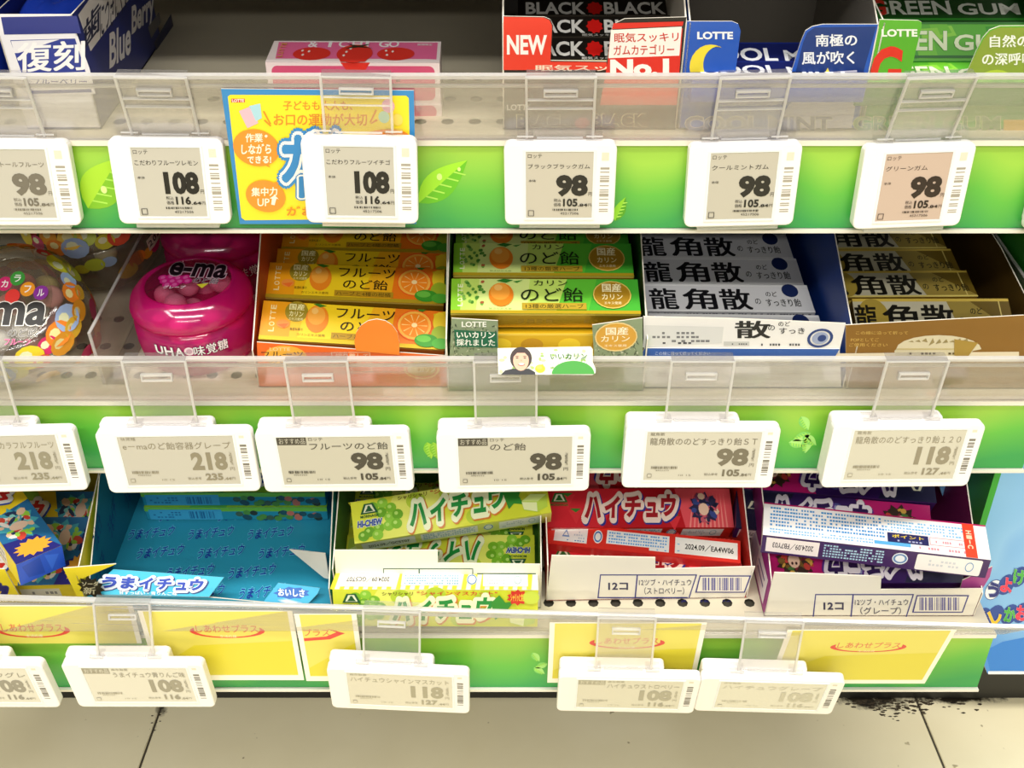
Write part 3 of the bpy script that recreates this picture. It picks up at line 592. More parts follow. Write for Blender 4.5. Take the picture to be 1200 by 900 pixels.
# ---- green quince throat drops
def art_green(a):
    a.r(0, 0, 1, 1, '8ccc33').p([(.05, 0), (.62, 0), (.55, 1), (.05, 1)], 'c5e26a').p([(.15, 0), (.42, 0), (.40, 1), (.13, 1)], 'd8ea8c').p([(.62, 0), (1, 0), (1, 1), (.55, 1)], '5fbf35').p([(.78, 0), (1, 0), (1, 1), (.72, 1)], '46ae33')
    a.r(0, .91, 1, 1, GOLD2)
    for i, ch in enumerate('LOTTE'): a.t(ch, .035, .70-.135*i, .062, .80-.135*i, 'f2f8d0', .02, rot=-90)
    rr = random.Random(4)
    for i in range(26):
        q = rr.random(); x = .11+.06*math.sin(q*6)*.6+rr.uniform(-.02, .02)+(.1*q if i > 18 else 0); y = .08+.8*rr.random()
        a.e(x, y, .009, .05, rr.choice(('5f9a3a', '4c8a30', '7ab04a', 'b0603a')), 6, rot=rr.uniform(0, 90))
    a.e(.265, .48, .066, .34, 'ec8420').e(.26, .40, .052, .24, 'f5a13a').e(.25, .28, .022, .09, 'f9bf66').p([(.24, .08), (.28, .02), (.33, .06), (.29, .14)], '2f7d2a').p([(.33, .10), (.38, .06), (.35, .14)], '3a8d30')
    a.t('甘さひかえめ', .20, .86, .32, .90, '6c8a3a')
    a.t('カリン', .44, .06, .62, .22, '1c2a10', .004).t('のど飴', .37, .28, .70, .68, '1c2a10', .004)
    a.r(.375, .72, .715, .905, 'b89a2a').t('13種の厳選ハーブ', .395, .75, .70, .88, '33300c', .004)
    a.e(.855, .48, .102, .40, 'e0c060').e(.855, .48, .096, .37, 'a8801c').t('国産', .805, .16, .905, .40, 'f8eec0', .03).t('カリン', .80, .46, .91, .62, 'f8eec0', .01).t('エキス使用', .81, .68, .90, .76, 'f8eec0')
gp = new_pack('throat_drop_pack', OL, OW, OT, {'*': M('6fc035', .35), '-y': GOLD, '+z': M('8ccc33', .35)}, pose(.0184, .5253, .3919, 23.6, .8, 1.0), 'frontmost green throat drop pack with a quince picture, topmost of its carton', 'candy pack', 'green throat drop packs', [('top', art_green), ('front', art_gold_edge)])
copy_thing(gp, pose(.0181, .5639, .3959, 24.3, 1.0, 1.5), 'second green throat drop pack, right behind the frontmost green one')
copy_thing(gp, pose(.0181, .5930, .3975, 16, 1.0, 1.5), 'rearmost green throat drop pack, only its dark upper edge showing')
def art_lower(a):
    a.r(0, 0, 1, 1, 'e0b21c').r(0, 0, 1, .08, 'f0d050').r(0, .90, 1, 1, 'f4dc60')
    for x, c in ((.25, 'f4d02c'), (.42, 'c8941c'), (.62, 'f4d02c'), (.8, 'c8941c')): a.e(x, .5, .06, .3, c)
    a.t('らく', .8, .1, .86, .35, 'fbf0b0')
lp = new_pack('throat_drop_pack', OL, .024, .0150, {'*': M('d9a818', .35, .2)}, pose(.0195, .5285, .3745, 6.6, 0, 0), 'gold-edged throat drop pack under the frontmost green one, seen between the carton flaps', 'candy pack', None, [('front', art_lower)])
copy_thing(lp, pose(.0195, .5300, .3590, 6.6, 0, 0), 'lowest gold-edged throat drop pack in the green carton, above the portrait card')
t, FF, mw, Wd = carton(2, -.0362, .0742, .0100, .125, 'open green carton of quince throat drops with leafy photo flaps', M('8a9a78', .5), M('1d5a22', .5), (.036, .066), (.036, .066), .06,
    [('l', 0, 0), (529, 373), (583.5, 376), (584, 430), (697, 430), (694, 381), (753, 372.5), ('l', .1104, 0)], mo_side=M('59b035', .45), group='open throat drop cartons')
a = Art().on(FF, True); rr = random.Random(9)
for (xa, xb, ya, yb) in ((530, 583, 378, 428), (697, 748, 382, 428)):
    for i in range(170):
        x = rr.uniform(xa, xb); y = rr.uniform(ya, yb); a.k = 0; q = rr.random()*3
        a.p([(x, y), (x+4*math.cos(q), y+4*math.sin(q)), (x+1.5*math.cos(q+1.2), y+1.5*math.sin(q+1.2))], rr.choice(('4c5a40', '6a7a58', 'b8bfa0', 'd2d6ba', '3a4634')))
a.k = 8; a.t('LOTTE', 541, 376.5, 570, 383, 'f4f6ea', .03)
a.p([(532, 386), (582, 389), (583, 407), (534, 406)], '176848').t('いいカリン', 535, 388.5, 580, 396, 'f4f6ea', .03, slope=-.06).t('採れました', 535, 397, 580, 405, 'f4f6ea', .03, slope=-.06)
a.e(722, 394.5, 25, 17, 'e9d090').e(722, 394.5, 23.5, 15.5, 'd8a23c').t('国産', 710, 383, 736, 392, 'fdf4d4', .03, slope=.06).t('カリン', 704, 393, 738, 400, 'fdf4d4', .01, slope=.06).t('エキス使用', 708, 403, 734, 406, 'fdf4d4', slope=.06)
a.obj('carton_print', t)
# small portrait card standing at the carton's front, leaning over the fence
M0 = Matrix.Translation(S(2, 0, .0105, .002)) @ Matrix.Rotation(TAU, 4, 'X')
Fc0 = Face((0, 0, 0), (1, 0, 0), (0, -.50, -.866), 1, 1, Matrix.Translation((0, .4815, .3800)))
pts = [(583, 408), (692, 406), (694.5, 409), (694.5, 424), (698, 432), (698, 437), (694, 439.5), (584, 438.5)]
t = empty('portrait_card', Matrix.Translation((0, .4815, .3800)), 'small photo card of a smiling dark-haired woman above the middle shelf fence', 'card')
b_ = panel(t, 'card_sheet', Fc0, pts, .0005, M('eef0dc', .4), M('e8e4d4', .5), True)
a = Art().on(Fc0, True); rr = random.Random(5)
for i in range(60):
    x = rr.uniform(585, 690); y = rr.uniform(409, 437); a.k = 0; a.e(x, y, rr.uniform(1.5, 4), rr.uniform(1, 2.4), rr.choice(('a8c86a', 'cfe09a', 'e8f0c8', '8fb45a', 'f4f6e6')), 7)
a.k = 6
a.p([(587, 439), (592, 434), (601, 432), (620, 432), (627, 436), (627.5, 439)], '26262c').e(610.5, 420, 12.8, 13.5, '34221e').e(610.5, 422.5, 9.2, 12, 'e8b498').p([(601, 419), (603, 411), (611, 408.5), (619, 411), (620.5, 419), (615, 413.5), (606, 413.5)], '34221e')
a.e(611, 427, 4.0, 1.9, 'c8645c').e(611, 426.5, 3.4, 1.1, 'f7f2ee').e(606, 419.5, 1.7, .6, '3a2620', 8).e(615, 419.5, 1.7, .6, '3a2620', 8).e(606, 417.6, 2.2, .4, '4a342a', 8).e(615, 417.6, 2.2, .4, '4a342a', 8).e(610.8, 422.3, 1.2, .7, 'd89c80', 8)
a.e(633, 432, 6, 4.8, 'f2d420').e(632, 430.5, 3.2, 2.2, 'f8e65a').t('いいカリン', 645, 414, 688, 421, '2a6a2a', .03, out=('f8faf0', .07), slope=.05).t('採れました', 645, 423, 688, 430, '2a6a2a', .03, out=('f8faf0', .07))
a.e(671.5, 438.3, 25, 15.5, '3c9c34', 20, 180, 360); a.obj('card_print', t)
# ---- silver herbal drops
def art_silver(a, ink='16161a', base='dedee0', hi='f0f0f0', dot='1c2a5a', gold=False):
    a.r(0, 0, 1, 1, base).r(0, 0, 1, .08, hi if not gold else 'c8ac48')
    a.r(0, .94, 1, 1, hi if not gold else 'd8c468')
    if gold: a.e(.12, .5, .10, .5, 'a08a38').p([(.60, .08), (.75, .08), (1, .94), (.66, .94)], '94803a').p([(.75, .08), (1, .08), (1, .94)], '665218').r(.93, .08, .938, .94, 'c8b468')
    k = (lambda v: (v-.065)/.935*1.04) if gold else (lambda v: v)
    for ch, xa, xb in (('龍', .03, .19), ('角', .23, .42), ('散', .45, .63)): a.t(ch, max(.005, k(xa)), .18, k(xb), .92, ink, .026)
    a.t('の', k(.655), .52, k(.69), .72, ink, .005).t('のど', k(.73), .26, k(.80), .44, ink, .01).t('すっきり飴', k(.72), .52, k(.93), .80, ink, .01)
    if dot: a.e(.885, .22, .05, .24, dot)
def art_silver_edge(a): a.r(0, 0, 1, 1, 'b8b8ba').dots(.02, .05, .98, .25, '6a6a72', 1, 50, fill=.8)
SM = {'*': M('d4d4d8', .3, .1)}
sp = new_pack('herbal_drop_pack', .102, .0235, .012, SM, pose(.1307, .5738, .3657, 17.4, 2.4, 3.5), 'first full silver herbal drop pack behind the printed front wall of the blue carton', 'candy pack', 'silver herbal drop packs', [('top', art_silver), ('front', art_silver_edge)], rough=.3)
for ps, lb in (((.1302, .6030, .3695, 18.5, 2.3, 3.8), 'second full silver herbal drop pack from the front of the blue carton'),
               ((.1296, .6320, .3735, 18, 2.2, 4.0), 'third full silver herbal drop pack from the front of the blue carton'),
               ((.1290, .6610, .3775, 18, 2.0, 4.0), 'rearmost silver herbal drop pack, just under the green strip'),
               ((.1312, .5440, .3610, 17, 2.4, 3.0), 'foremost silver herbal drop pack, mostly hidden by the white front wall')):
    copy_thing(sp, pose(*ps), lb)
t, FF, mw, Wd = carton(2, .0752, .1880, .0125, .160, 'open blue and white carton of silver herbal drops', M('eceae6', .4), M('153a8c', .45), (.034, .050), (.034, .066), .06,
    [('l', 0, 0), (754, 371), (852, 373), (991, 379), (984, 410), ('l', .1118, 0)], mi_side=M('1b459c', .4), mo_side=M('1b459c', .4), group='open throat drop cartons')
a = Art().on(FF, True)
a.p([(756, 381), (848, 383), (846, 402), (753, 407)], 'dcdcd8').dots(764, 388, 832, 402, '77787a', 3, 12).dots(764, 400, 812, 404, '4a4a4e', 1, 8)
a.t('散', 862, 376, 902, 396, '1a1a1c', .026).t('の', 900, 381, 908, 387, '1a1a1c', .006).t('のど', 912, 376.5, 926, 382, '1a1a1c', .006).t('すっき', 913, 384, 943, 391, '1a1a1c', .006)
a.r(848, 400, 878, 405, 'c9c9c4').dots(852, 401.5, 876, 404.5, '55565a', 1, 9).dots(885, 401.5, 938, 406, '55565a', 1, 16)
a.ring(961, 396, 15, 11, .22, '27407c').e(961, 396, 9.5, 7, '9aa6c4').e(963, 396, 5, 4, '27407c'); a.obj('carton_print', t)
F3 = Face((0, -.0010, 0), (1, 0, 0), (0, 0, -1), 1, 1, mw)
panel(t, 'folded_flap', F3, [(748, 420), (756, 408), (984, 409), (978, 419), (976, 424), (748, 424)], .0007, M('2c5aa8', .4), M('2c5aa8', .4), True)
a = Art().on(Face((0, -.0010, 0), (1, 0, 0), (0, 0, -1), 1, 1, mw), True)
a.t('この線に沿って折ってください', 768, 412, 832, 416, 'c8d6f0').e(888, 424, 42, 7, 'f0eee8', 20, 180, 360).t('いののどす', 850, 419, 920, 424, '2a2a2c', .006); a.obj('flap_print', t)
F4 = Face((0, .0006, .0002), (1, 0, 0), (0, .55, -.835), 1, 1, mw)
panel(t, 'folded_flap', Face((0, -.0004, .0355), (1, 0, 0), (0, -.45, -.893), 1, 1, mw), [(757, 378), (768, 370), (850, 376), (852, 382)], .0006, M('2450a0', .4), M('2450a0', .4), True)
# ---- gold herbal drops
def art_gold(a): art_silver(a, '14120c', 'b9b39a', 'd9cf9c', None, True)
GM = {'*': M('755a18', .35, .2)}
hp = new_pack('herbal_drop_pack', .0905, .0235, .012, GM, pose(.2420, .5400, .3712, 33, .1, .4), 'frontmost gold herbal drop pack leaning over the brown carton wall', 'candy pack', 'gold herbal drop packs', [('top', art_gold)], rough=.3)
for ps, lb in (((.2360, .5600, .3620, 17, .4, 2), 'gold herbal drop pack just behind the frontmost one, only a strip of it showing'),
               ((.2350, .5824, .3709, 15.5, .4, 1.5), 'first full gold herbal drop pack behind the leaning one'),
               ((.2350, .6110, .3722, 16, .4, 1.5), 'second full gold herbal drop pack behind the leaning one'),
               ((.2350, .6400, .3760, 16, .4, 1.5), 'rearmost gold herbal drop pack in the brown carton')):
    copy_thing(hp, pose(*ps), lb)
t, FF, mw, Wd = carton(2, .1895, .2925, .0120, .160, 'open brown carton of gold herbal drops with an oval cut in its front', M('8a6222', .45), M('5a4214', .5), (.030, .046), (.036, .046), .05,
    [('l', 0, 0), (991, 381), (1100, 375), (1200, 369.5), ('l', .1030, 0)], group='open throat drop cartons')
a = Art().on(FF, True); a.t('この線に沿って折って', 1003, 388, 1064, 392, 'd8b45a').t('POPとしてご', 997, 396, 1030, 400, 'd8b45a').t('ご使用ください', 995, 402, 1040, 406, 'd8b45a')
a.p([(975, 414), (1194, 412), (1194, 424), (975, 424)], 'e9dcc0'); pts = [(1048, 411)]+[(1100-50*math.cos(math.pi*i/10), 409-16.5*math.sin(math.pi*i/10)) for i in range(11)]+[(1140, 411), (1132, 421), (1050, 421)]
a.p(pts, 'd9cfae'); rr = random.Random(8)
for i in range(9): a.p([(1064+i*8, 402+rr.uniform(-3, 3)), (1069+i*8, 396+rr.uniform(-1, 3)), (1071+i*8, 401)], '9a8a5a')
a.r(1050, 408, 1134, 409.2, 'c9b87a').dots(1056, 412, 1120, 416, '5c4a1c', 1, 14); a.p([(1118, 397), (1146, 401), (1132, 420), (1118, 416)], 'a88a3a'); a.obj('carton_print', t)
# ---------------------------------------------------------------- clear dividers and the green end panel
def divider(k, x, u0, h, dep, lb, foot=.012):
    t = empty('shelf_divider', shelf_mat(k, x, u0, 0, .0004), lb, 'divider', 'clear shelf dividers'); b = MB()
    b.box((0, 0, 0), (.0012, dep, h), plastic('divider_sheet', (.9, .88, .86, 1), (.75, .7, .66, 1), .16)); b.obj('upright_sheet', t)
    b = MB(); b.box((-.0002, -.0002, 0), (.0014, .0006, h), EDGE); b.box((-.0002, 0, h-.0005), (.0014, dep, h+.0002), EDGE); b.obj('bright_edge', t)
    b = MB(); b.box((.0014, 0, 0), (foot, dep, .0010), plastic('divider_sheet', (.9, .88, .86, 1), (.75, .7, .66, 1), .16)); b.obj('foot', t)
divider(2, -.2330, .016, .036, .24, 'clear acrylic shelf divider between the mixed candy jars and the magenta jars')
divider(2, .2945, .050, .045, .24, 'clear acrylic shelf divider at the right of the gold drop carton', .0016)
b = MB(); PG = [(.530, .19), (.530, .318), (.545, .432), (.62, .455), (.82, .500), (.82, .19)]
n = len(PG); b.add([(.2985, y, z) for y, z in PG]+[(.3025, y, z) for y, z in PG], [tuple(range(n-1, -1, -1)), tuple(range(n, 2*n))]+[(i, (i+1) % n, n+(i+1) % n, n+i) for i in range(n)], M('2fa32c', .45))
mtag(b.obj('end_panel'), 'green board closing the right end of the two lower shelves', 'panel')
# ---------------------------------------------------------------- candy jars
def lathe(b, prof, m, n=40, s=1, smooth=True, cap=True):
    vs = [(r*s*math.cos(2*math.pi*i/n), r*s*math.sin(2*math.pi*i/n), z*s) for r, z in prof for i in range(n)]
    b.add(vs, [(j*n+i, j*n+(i+1) % n, (j+1)*n+(i+1) % n, (j+1)*n+i) for j in range(len(prof)-1) for i in range(n)], m, smooth)
    if cap: b.add([(0, 0, prof[0][1]*s)]+vs[:n], [(0, 1+(i+1) % n, 1+i) for i in range(n)], m)
    if cap: b.add([(0, 0, prof[-1][1]*s)]+vs[-n:], [(0, 1+i, 1+(i+1) % n) for i in range(n)], m)
BODY = [(.78, 0), (.90, .04), (.97, .18), (1, .45), (1, .72), (.95, .84), (.90, .88)]
LID = [(.90, .885), (1.0, .92), (1.01, 1.02), (.97, 1.14), (.86, 1.27), (.76, 1.34), (.72, 1.35), (.70, 1.32)]
ball_me = {}
def ball(m):
    if m not in ball_me:
        bm = bmesh.new(); bmesh.ops.create_uvsphere(bm, u_segments=14, v_segments=9, radius=1); me = bpy.data.meshes.new('ball'); bm.to_mesh(me); bm.free()
        me.materials.append(m); [setattr(p, 'use_smooth', True) for p in me.polygons]; ball_me[m] = me
    return ball_me[m]
def jar(m, s, label, body, lid, plate, cols, ball_lb, printer, seed):
    t = empty('candy_jar', m, label, 'candy jar'); b = MB(); lathe(b, BODY, body, s=s); b.obj('jar_body', t)
    b = MB(); lathe(b, LID, lid, s=s, cap=False); b.obj('screw_lid', t)
    b = MB(); lathe(b, [(.70, 1.315), (.70, 1.32)], plate, s=s); b.obj('lid_window', t)
    a = Art(); printer(a, s, Face((-.70*s, .70*s, 1.325*s), (1, 0, 0), (0, -1, 0), 1.4*s, 1.4*s)); a.obj('printed_label', t)
    rr = random.Random(seed); pts = []; tries = 0
    while len(pts) < 18 and tries < 4000:
        tries += 1; q = rr.random()*6.283; r = math.sqrt(rr.random())*.66; z = rr.choice((.52, .84, 1.06)); p = Vector((r*math.cos(q), r*math.sin(q), z+rr.uniform(-.05, .05)))
        if z > 1 and r > .58: continue
        if all((p-o).length > .36 for o in pts): pts.append(p)
    for i, p in enumerate(pts):
        o = link('candy_ball', ball(M(cols[i % len(cols)], .45)), None, m @ Matrix.Translation(p*s) @ Matrix.Rotation(rr.random()*3, 4, 'X') @ Matrix.Diagonal((.185*s, .17*s, .165*s, 1)))
        mtag(o, ball_lb, 'candy', ball_lb.replace('round candy', 'round candies'))
    return t
def side_pt(s, ang, r, z, nz=0):
    q = R(ang); return Vector((r*s*math.cos(q), r*s*math.sin(q), z*s)), Vector((-math.sin(q), math.cos(q), 0)), Vector((math.cos(q), math.sin(q), 0))
def side_text(a, s, txt, ang0, step, r, z, w_, h_, col, off, out=None):
    for i, ch in enumerate(txt):
        p, ux, nn = side_pt(s, ang0+step*i, r, z); w2, h2 = w_*s, h_*s
        a.on(Face(p-ux*w2/2+Vector((0, 0, h2/2)), ux, (0, 0, -1), w2, h2)); a.t(ch, 0, 0, 1, 1, col, off, out=out)
def hit(px, py, Y):
    d = cam_ray(px, py); q = Y/d.y; return Vector((d.x*q, Y, CAMZ+d.z*q))
def print_mag(a, s, F):
    a.on(F); 
    for x, y in ((.18, .42), (.27, .40), (.36, .43), (.45, .42), (.22, .50), (.31, .50), (.40, .51), (.49, .50), (.27, .58), (.36, .58)): a.ring(x, y, .055, .06, .42, 'd01480', 14).e(x, y, .030, .035, 'e060a8', 10)
    a.t('グレープ', .24, .60, .50, .67, 'f8e8f4', .03).p([(.62, .58), (.76, .55), (.70, .66)], 'e8e23c')
    a.t('e-ma', .22, .12, .92, .42, '1a0a14', .03, out=('c8a8b8', .06), slope=-.25).t('のど飴', .56, .44, .86, .56, '2a1020', .01, out=('f0d8e4', .04), slope=-.2)
    side_text(a, s, 'UHA', -112, 10, 1.012, .62, .15, .17, 'f8f0f4', .03, ('1a0a14', .07))
    side_text(a, s, '味覚糖', -74, 11, 1.012, .62, .17, .19, 'f8f0f4', .01, ('1a0a14', .05))
    p, ux, nn = side_pt(s, -83, 1.013, .63); a.on(Face(p-ux*.08*s+Vector((0, 0, .08*s)), ux, (0, 0, -1), .16*s, .16*s)); a.e(.5, .5, .5, .5, 'f0d8e0').e(.5, .5, .3, .3, 'c8a0b0')
def print_mix(big):
    def f(a, s, F):
        a.on(F)
        if big:
            for x, y, c, ch in ((.50, .30, 'd0246a', 'カ'), (.62, .24, '3d9a3a', 'ラ'), (.60, .44, 'e8352e', ''), (.74, .36, 'f09a1c', 'フ'), (.88, .40, '8a2a9a', 'ル')):
                a.e(x, y, .075, .08, c)
                if ch: a.t(ch, x-.035, y-.04, x+.035, y+.04, 'f8f4f0', .02)
            a.t('e-ma', .02, .50, .98, .76, '181412', .03, out=('f0ece4', .05)).t('のど飴', .62, .79, .92, .88, '2a2420', .006, out=('f0ece4', .035)).t('フルーツ', .60, .90, .86, .97, 'f06aa0', .02)
        else: a.t('e-ma', .10, .40, .95, .66, '181412', .03, out=('e8e4dc', .05), slope=.2)
        rr = random.Random(3 if big else 5)      # fruit pictures on the sloping shoulder band of the lid
        cols = ('f0a52a', 'f2c53a', 'c5d43a', 'e8d22c', 'd02a6a', 'f08a2a', '9fb8e0', 'd6d23a', 'e85a3a')
        for i in range(40):
            q = 360*i/40+rr.uniform(-4, 4); z0 = 1.205 if i % 2 else 1.09; r0 = .915 if i % 2 else .992; p, ux, nn = side_pt(s, q, r0+.012, z0+.012)
            up = Vector((-nn.x*.62, -nn.y*.62, .78)).normalized() if i % 2 else Vector((-nn.x*.3, -nn.y*.3, .95)).normalized(); h = .17*s*rr.uniform(.7, 1.25); c = cols[i*5 % 9]; a.k = rr.randrange(6)
            a.on(Face(p-ux*h+up*h, ux, -up, 2*h, 2*h)); a.e(.5, .5, .5, .42, c, 12).e(.42, .4, .22, .18, 'f8e8a0' if c[0] == 'f' else 'e8ecc0', 8)
        for i in range(30):
            q = 360*i/30; p, ux, nn = side_pt(s, q, 1.006, rr.uniform(.3, .72)); h = .15*s*rr.uniform(.6, 1.2); a.on(Face(p-ux*h+Vector((0, 0, h)), ux, (0, 0, -1), 2*h, 2*h)); a.e(.5, .5, .5, .42, cols[(i*4) % 9], 12)
        if not big:
            for i, ch in enumerate('2024.9/LT'):
                q = -30+i*7; p, ux, nn = side_pt(s, q, 1.02, .56); h = .075*s; a.on(Face(p-ux*h*1.05+Vector((0, 0, h*1.5)), ux, (0, 0, -1), 2.1*h, 3*h)); a.r(0, 0, 1, 1, 'e4dcc4')
                if ch != '.': a.t(ch, .2, .25, .8, .75, '26221c', .02)
    return f
PK = ['f6b4c6', 'f0a4b8', 'e896b0', 'f8c0ce']; MX = ['e88f92', 'ece2b0', 'e7a0a4', 'dfe3ea', 'f0b0b0', 'e0d890']
def shelf_jar(k, x, u, tilt=0, yaw=0, h=0): return shelf_mat(k, x, u, 0, h) @ Matrix.Rotation(R(tilt), 4, 'X') @ Matrix.Rotation(R(yaw), 4, 'Z')
jar(shelf_jar(2, -.1850, .0535, 0), .0345, 'magenta candy jar, front one', JMAG, JMAG, JPLT, PK, 'pink round candy inside the front magenta jar', print_mag, 1)
jar(shelf_jar(2, -.1860, .1285, 0, 18, .0), .0350, 'dark magenta candy jar behind the front one', JMAG, JMAG, JPLT, PK, 'pink round candy inside the rear magenta jar', print_mag, 2)
JM = [(-.2860, .0590, 24, 0, .018), (-.2625, .1400, 12, 20, .014), (-.3450, .1500, 10, 40, .010)]
jar(Matrix.Translation(hit(2, 354, .5320)) @ Matrix.Rotation(R(38), 4, 'X') @ Matrix.Translation((0, 0, -1.32*.0400)), .0400, 'big clear jar of mixed pastel candies at the left edge, front one', JCLR, JCLR, JCLR, MX, 'pastel round candy inside the front clear jar', print_mix(True), 3)
jar(shelf_jar(2, -.2660, .1400, 14, 10, .012), .0400, 'clear jar of mixed candies with an expiry sticker, behind the front one', JCLR, JCLR, JCLR, MX, 'pastel round candy inside the stickered clear jar behind', print_mix(False), 4)
# ================================================================ lowest shelf: soft candy cartons
def pose_top(px, py, Yt, Wf, rx, ry=0, rz=0, flip=False, dx=0):
    """pack whose upper face edge passes the photo point at depth Yt"""
    p = hit(px, py, Yt); return pose(p.x+dx, p.y-Wf/2*math.cos(R(rx)), p.z-Wf/2*math.sin(R(rx)), rx, ry, rz, flip)
def pose_side(x, y, z, rx, ry, rz, Wf, T):
    return pose(x, y, z, rx, ry, rz) @ Matrix.Rotation(R(-90), 4, 'X') @ Matrix.Translation((0, Wf/2, T/2))
HL, HW, HT = .122, .027, .0175
def emblem(a, x, y, w_, h_, col='2a6a3a', name='MORINAGA'):
    a.p([(x+w_*.25, y), (x+w_*.75, y), (x+w_, y+h_*.72), (x, y+h_*.72)], col).p([(x+w_*.34, y+h_*.10), (x+w_*.66, y+h_*.10), (x+w_*.84, y+h_*.62), (x+w_*.16, y+h_*.62)], 'e8e8c8')
    a.p([(x+w_*.5, y+h_*.14), (x+w_*.62, y+h_*.35), (x+w_*.74, y+h_*.58), (x+w_*.26, y+h_*.58), (x+w_*.42, y+h_*.30)], col).e(x+w_*.5, y+h_*.26, w_*.09, h_*.09, col)
    a.t(name, x-w_*.02, y+h_*.80, x+w_*1.02, y+h_, col, .02)
def logo(a, x0, y0, x1, y1, col, o1, o2=None, slope=.06, txt='ハイチュウ'):
    outs = [(o1, .10)] if not o2 else [(o2, .15), (o1, .09)]
    n = len(txt); wd = {'ュ': .75}; tot = sum(wd.get(c, 1) for c in txt); p = 0; H_ = y1-y0
    for c in txt:
        q = wd.get(c, 1); xa = x0+(x1-x0)*p/tot; xb = x0+(x1-x0)*(p+q*.88)/tot; p += q
        yo = y0+H_*slope*(.5-(p/tot))*2; ya = yo+(H_*.30 if c == 'ュ' else 0)
        if o2: a.t(c, xa+(xb-xa)*.03, ya+H_*.06, xb+(xb-xa)*.09, yo+H_*1.08, o2, .05, out=(o2, .115), shear=.15)
        a.t(c, xa, ya, xb, yo+H_, o1, .05, out=(o1, .125), shear=.15)
    p = 0; a.k += 3
    for c in txt:
        q = wd.get(c, 1); xa = x0+(x1-x0)*p/tot; xb = x0+(x1-x0)*(p+q*.88)/tot; p += q
        yo = y0+H_*slope*(.5-(p/tot))*2; ya = yo+(H_*.30 if c == 'ュ' else 0); m_ = .05
        a.t(c, xa+(xb-xa)*m_, ya+(yo+H_-ya)*m_, xb-(xb-xa)*m_, yo+H_-(yo+H_-ya)*m_, col, .05, shear=.15)
def art_lime(a):
    a.r(0, 0, 1, 1, 'd9de3c').p([(.22, 0), (.50, 0), (.38, 1), (.10, 1)], 'e6ea6a').p([(.60, 0), (.85, 0), (.95, 1), (.62, 1)], 'ccd430')
    for x, y in ((.33, .2), (.50, .12), (.62, .8), (.74, .22)): a.e(x, y, .05, .20, 'b8d038', 16)
    gr = ((.11, .20), (.16, .14), (.15, .36), (.20, .28), (.19, .50), (.23, .46), (.13, .72), (.18, .70), (.08, .78), (.22, .68), (.12, .88), (.05, .86))
    for i, (x, y) in enumerate(gr): a.e(x, y, .028, .125, ('7cb82c', '8cc63a', '6aa824')[i % 3], 14).e(x-.006, y-.03, .010, .045, 'b4dc6a', 8)
    emblem(a, .045, .10, .09, .34, '1f5a34'); a.t('HI-CHEW', .025, .50, .15, .64, '2c4a9a', .06, out=('e8ecd8', .12), shear=.2)
    a.t('シャリシャリ', .24, .04, .39, .14, '6a5a1c', .02, slope=.1).t('"シャインマスカット"', .41, .02, .80, .13, 'c8382a', .02)
    logo(a, .28, .20, .80, .82, '1c8a3a', 'eef2c8', 'd07a2a', .12)
    a.p([(.77, .30), (.81, .10), (.84, .30), (.88, .28), (.85, .50), (.87, .72), (.82, .66), (.79, .78), (.78, .55)], '2f8a2e')
    a.burst(.90, .16, .055, .22, 'cc2a20', 10, .75).t('シャリッと食感', .865, .05, .935, .26, 'f0e04a', .02).e(.965, .16, .04, .18, 'c8d84a')
    a.p([(.86, .64), (.91, .50), (.99, .56), (.985, .86), (.93, .95), (.865, .86)], 'b8d44a').p([(.86, .64), (.91, .50), (.99, .56), (.94, .70)], 'd4e88a').p([(.86, .66), (.935, .72), (.93, .94), (.865, .84)], 'e4ecb0')
class Mir:
    def __init__(s, a): s.a = a
    def r(s, x0, y0, x1, y1, c): s.a.r(1-x1, 1-y1, 1-x0, 1-y0, c); return s
    def p(s, pts, c): s.a.p([(1-x, 1-y) for x, y in pts][::1], c); return s
    def e(s, x, y, rx, ry, c): s.a.e(1-x, 1-y, rx, ry, c); return s
    def ring(s, x, y, rx, ry, t, c): s.a.ring(1-x, 1-y, rx, ry, t, c); return s
    def dots(s, x0, y0, x1, y1, *k): s.a.dots(1-x1, 1-y1, 1-x0, 1-y0, *k); return s
    def t(s, tx, x0, y0, x1, y1, *k): s.a.t(tx, 1-x1, 1-y1, 1-x0, 1-y0, *k); return s
def side_strip(base, stripe, code, flip):
    def f(a):
        if flip: a = Mir(a)
        a.r(0, 0, 1, 1, base)
        if stripe:
            for i in range(22): a.p([(i/22, 0), (i/22+.022, 0), (i/22-.012+.022, 1), (i/22-.012, 1)], stripe)
        a.r(.03, .12, .30, .88, 'f4f2ea').r(.33, .12, .62, .80, 'f2f2ee')
        a.dots(.34, .18, .61, .76, '7fb0c8', 4, 22, 3, .85)
        a.e(.675, .46, .026, .30, 'f4f2ea').ring(.675, .46, .024, .28, .22, '3a7ab8').r(.73, .12, .95, .84, 'f4f2ea').dots(.745, .25, .86, .75, 'c0c4c8', 3, 10).ring(.90, .48, .018, .24, .2, '9ab8c0')
        a.t(code, .06, .32, .27, .66, '4a463e', .015)
    return f
LM = {'*': M('d6da3c', .35), '+z': M('d9de3c', .35), '+y': M('ecdf4c', .35)}
lf = [('top', art_lime), ('back', side_strip('eef0e0', 'ece23c', '2024.09／GC5T07', True)), ('front', side_strip('e8ea70', None, '2024.09／GC5T07', False))]
l1 = new_pack('soft_candy_pack', HL, HW, HT, LM, pose(-.0380, .5195, .2482, 32, -5.5, 7.5), 'lime green grape candy pack tilted on top of its carton, lettering upright', 'candy pack', 'lime green candy packs', lf)
copy_thing(l1, pose_top(515, 627, .5385, HW, 20, 0, 0, True, .001), 'upside-down lime green candy pack just behind the white carton wall')
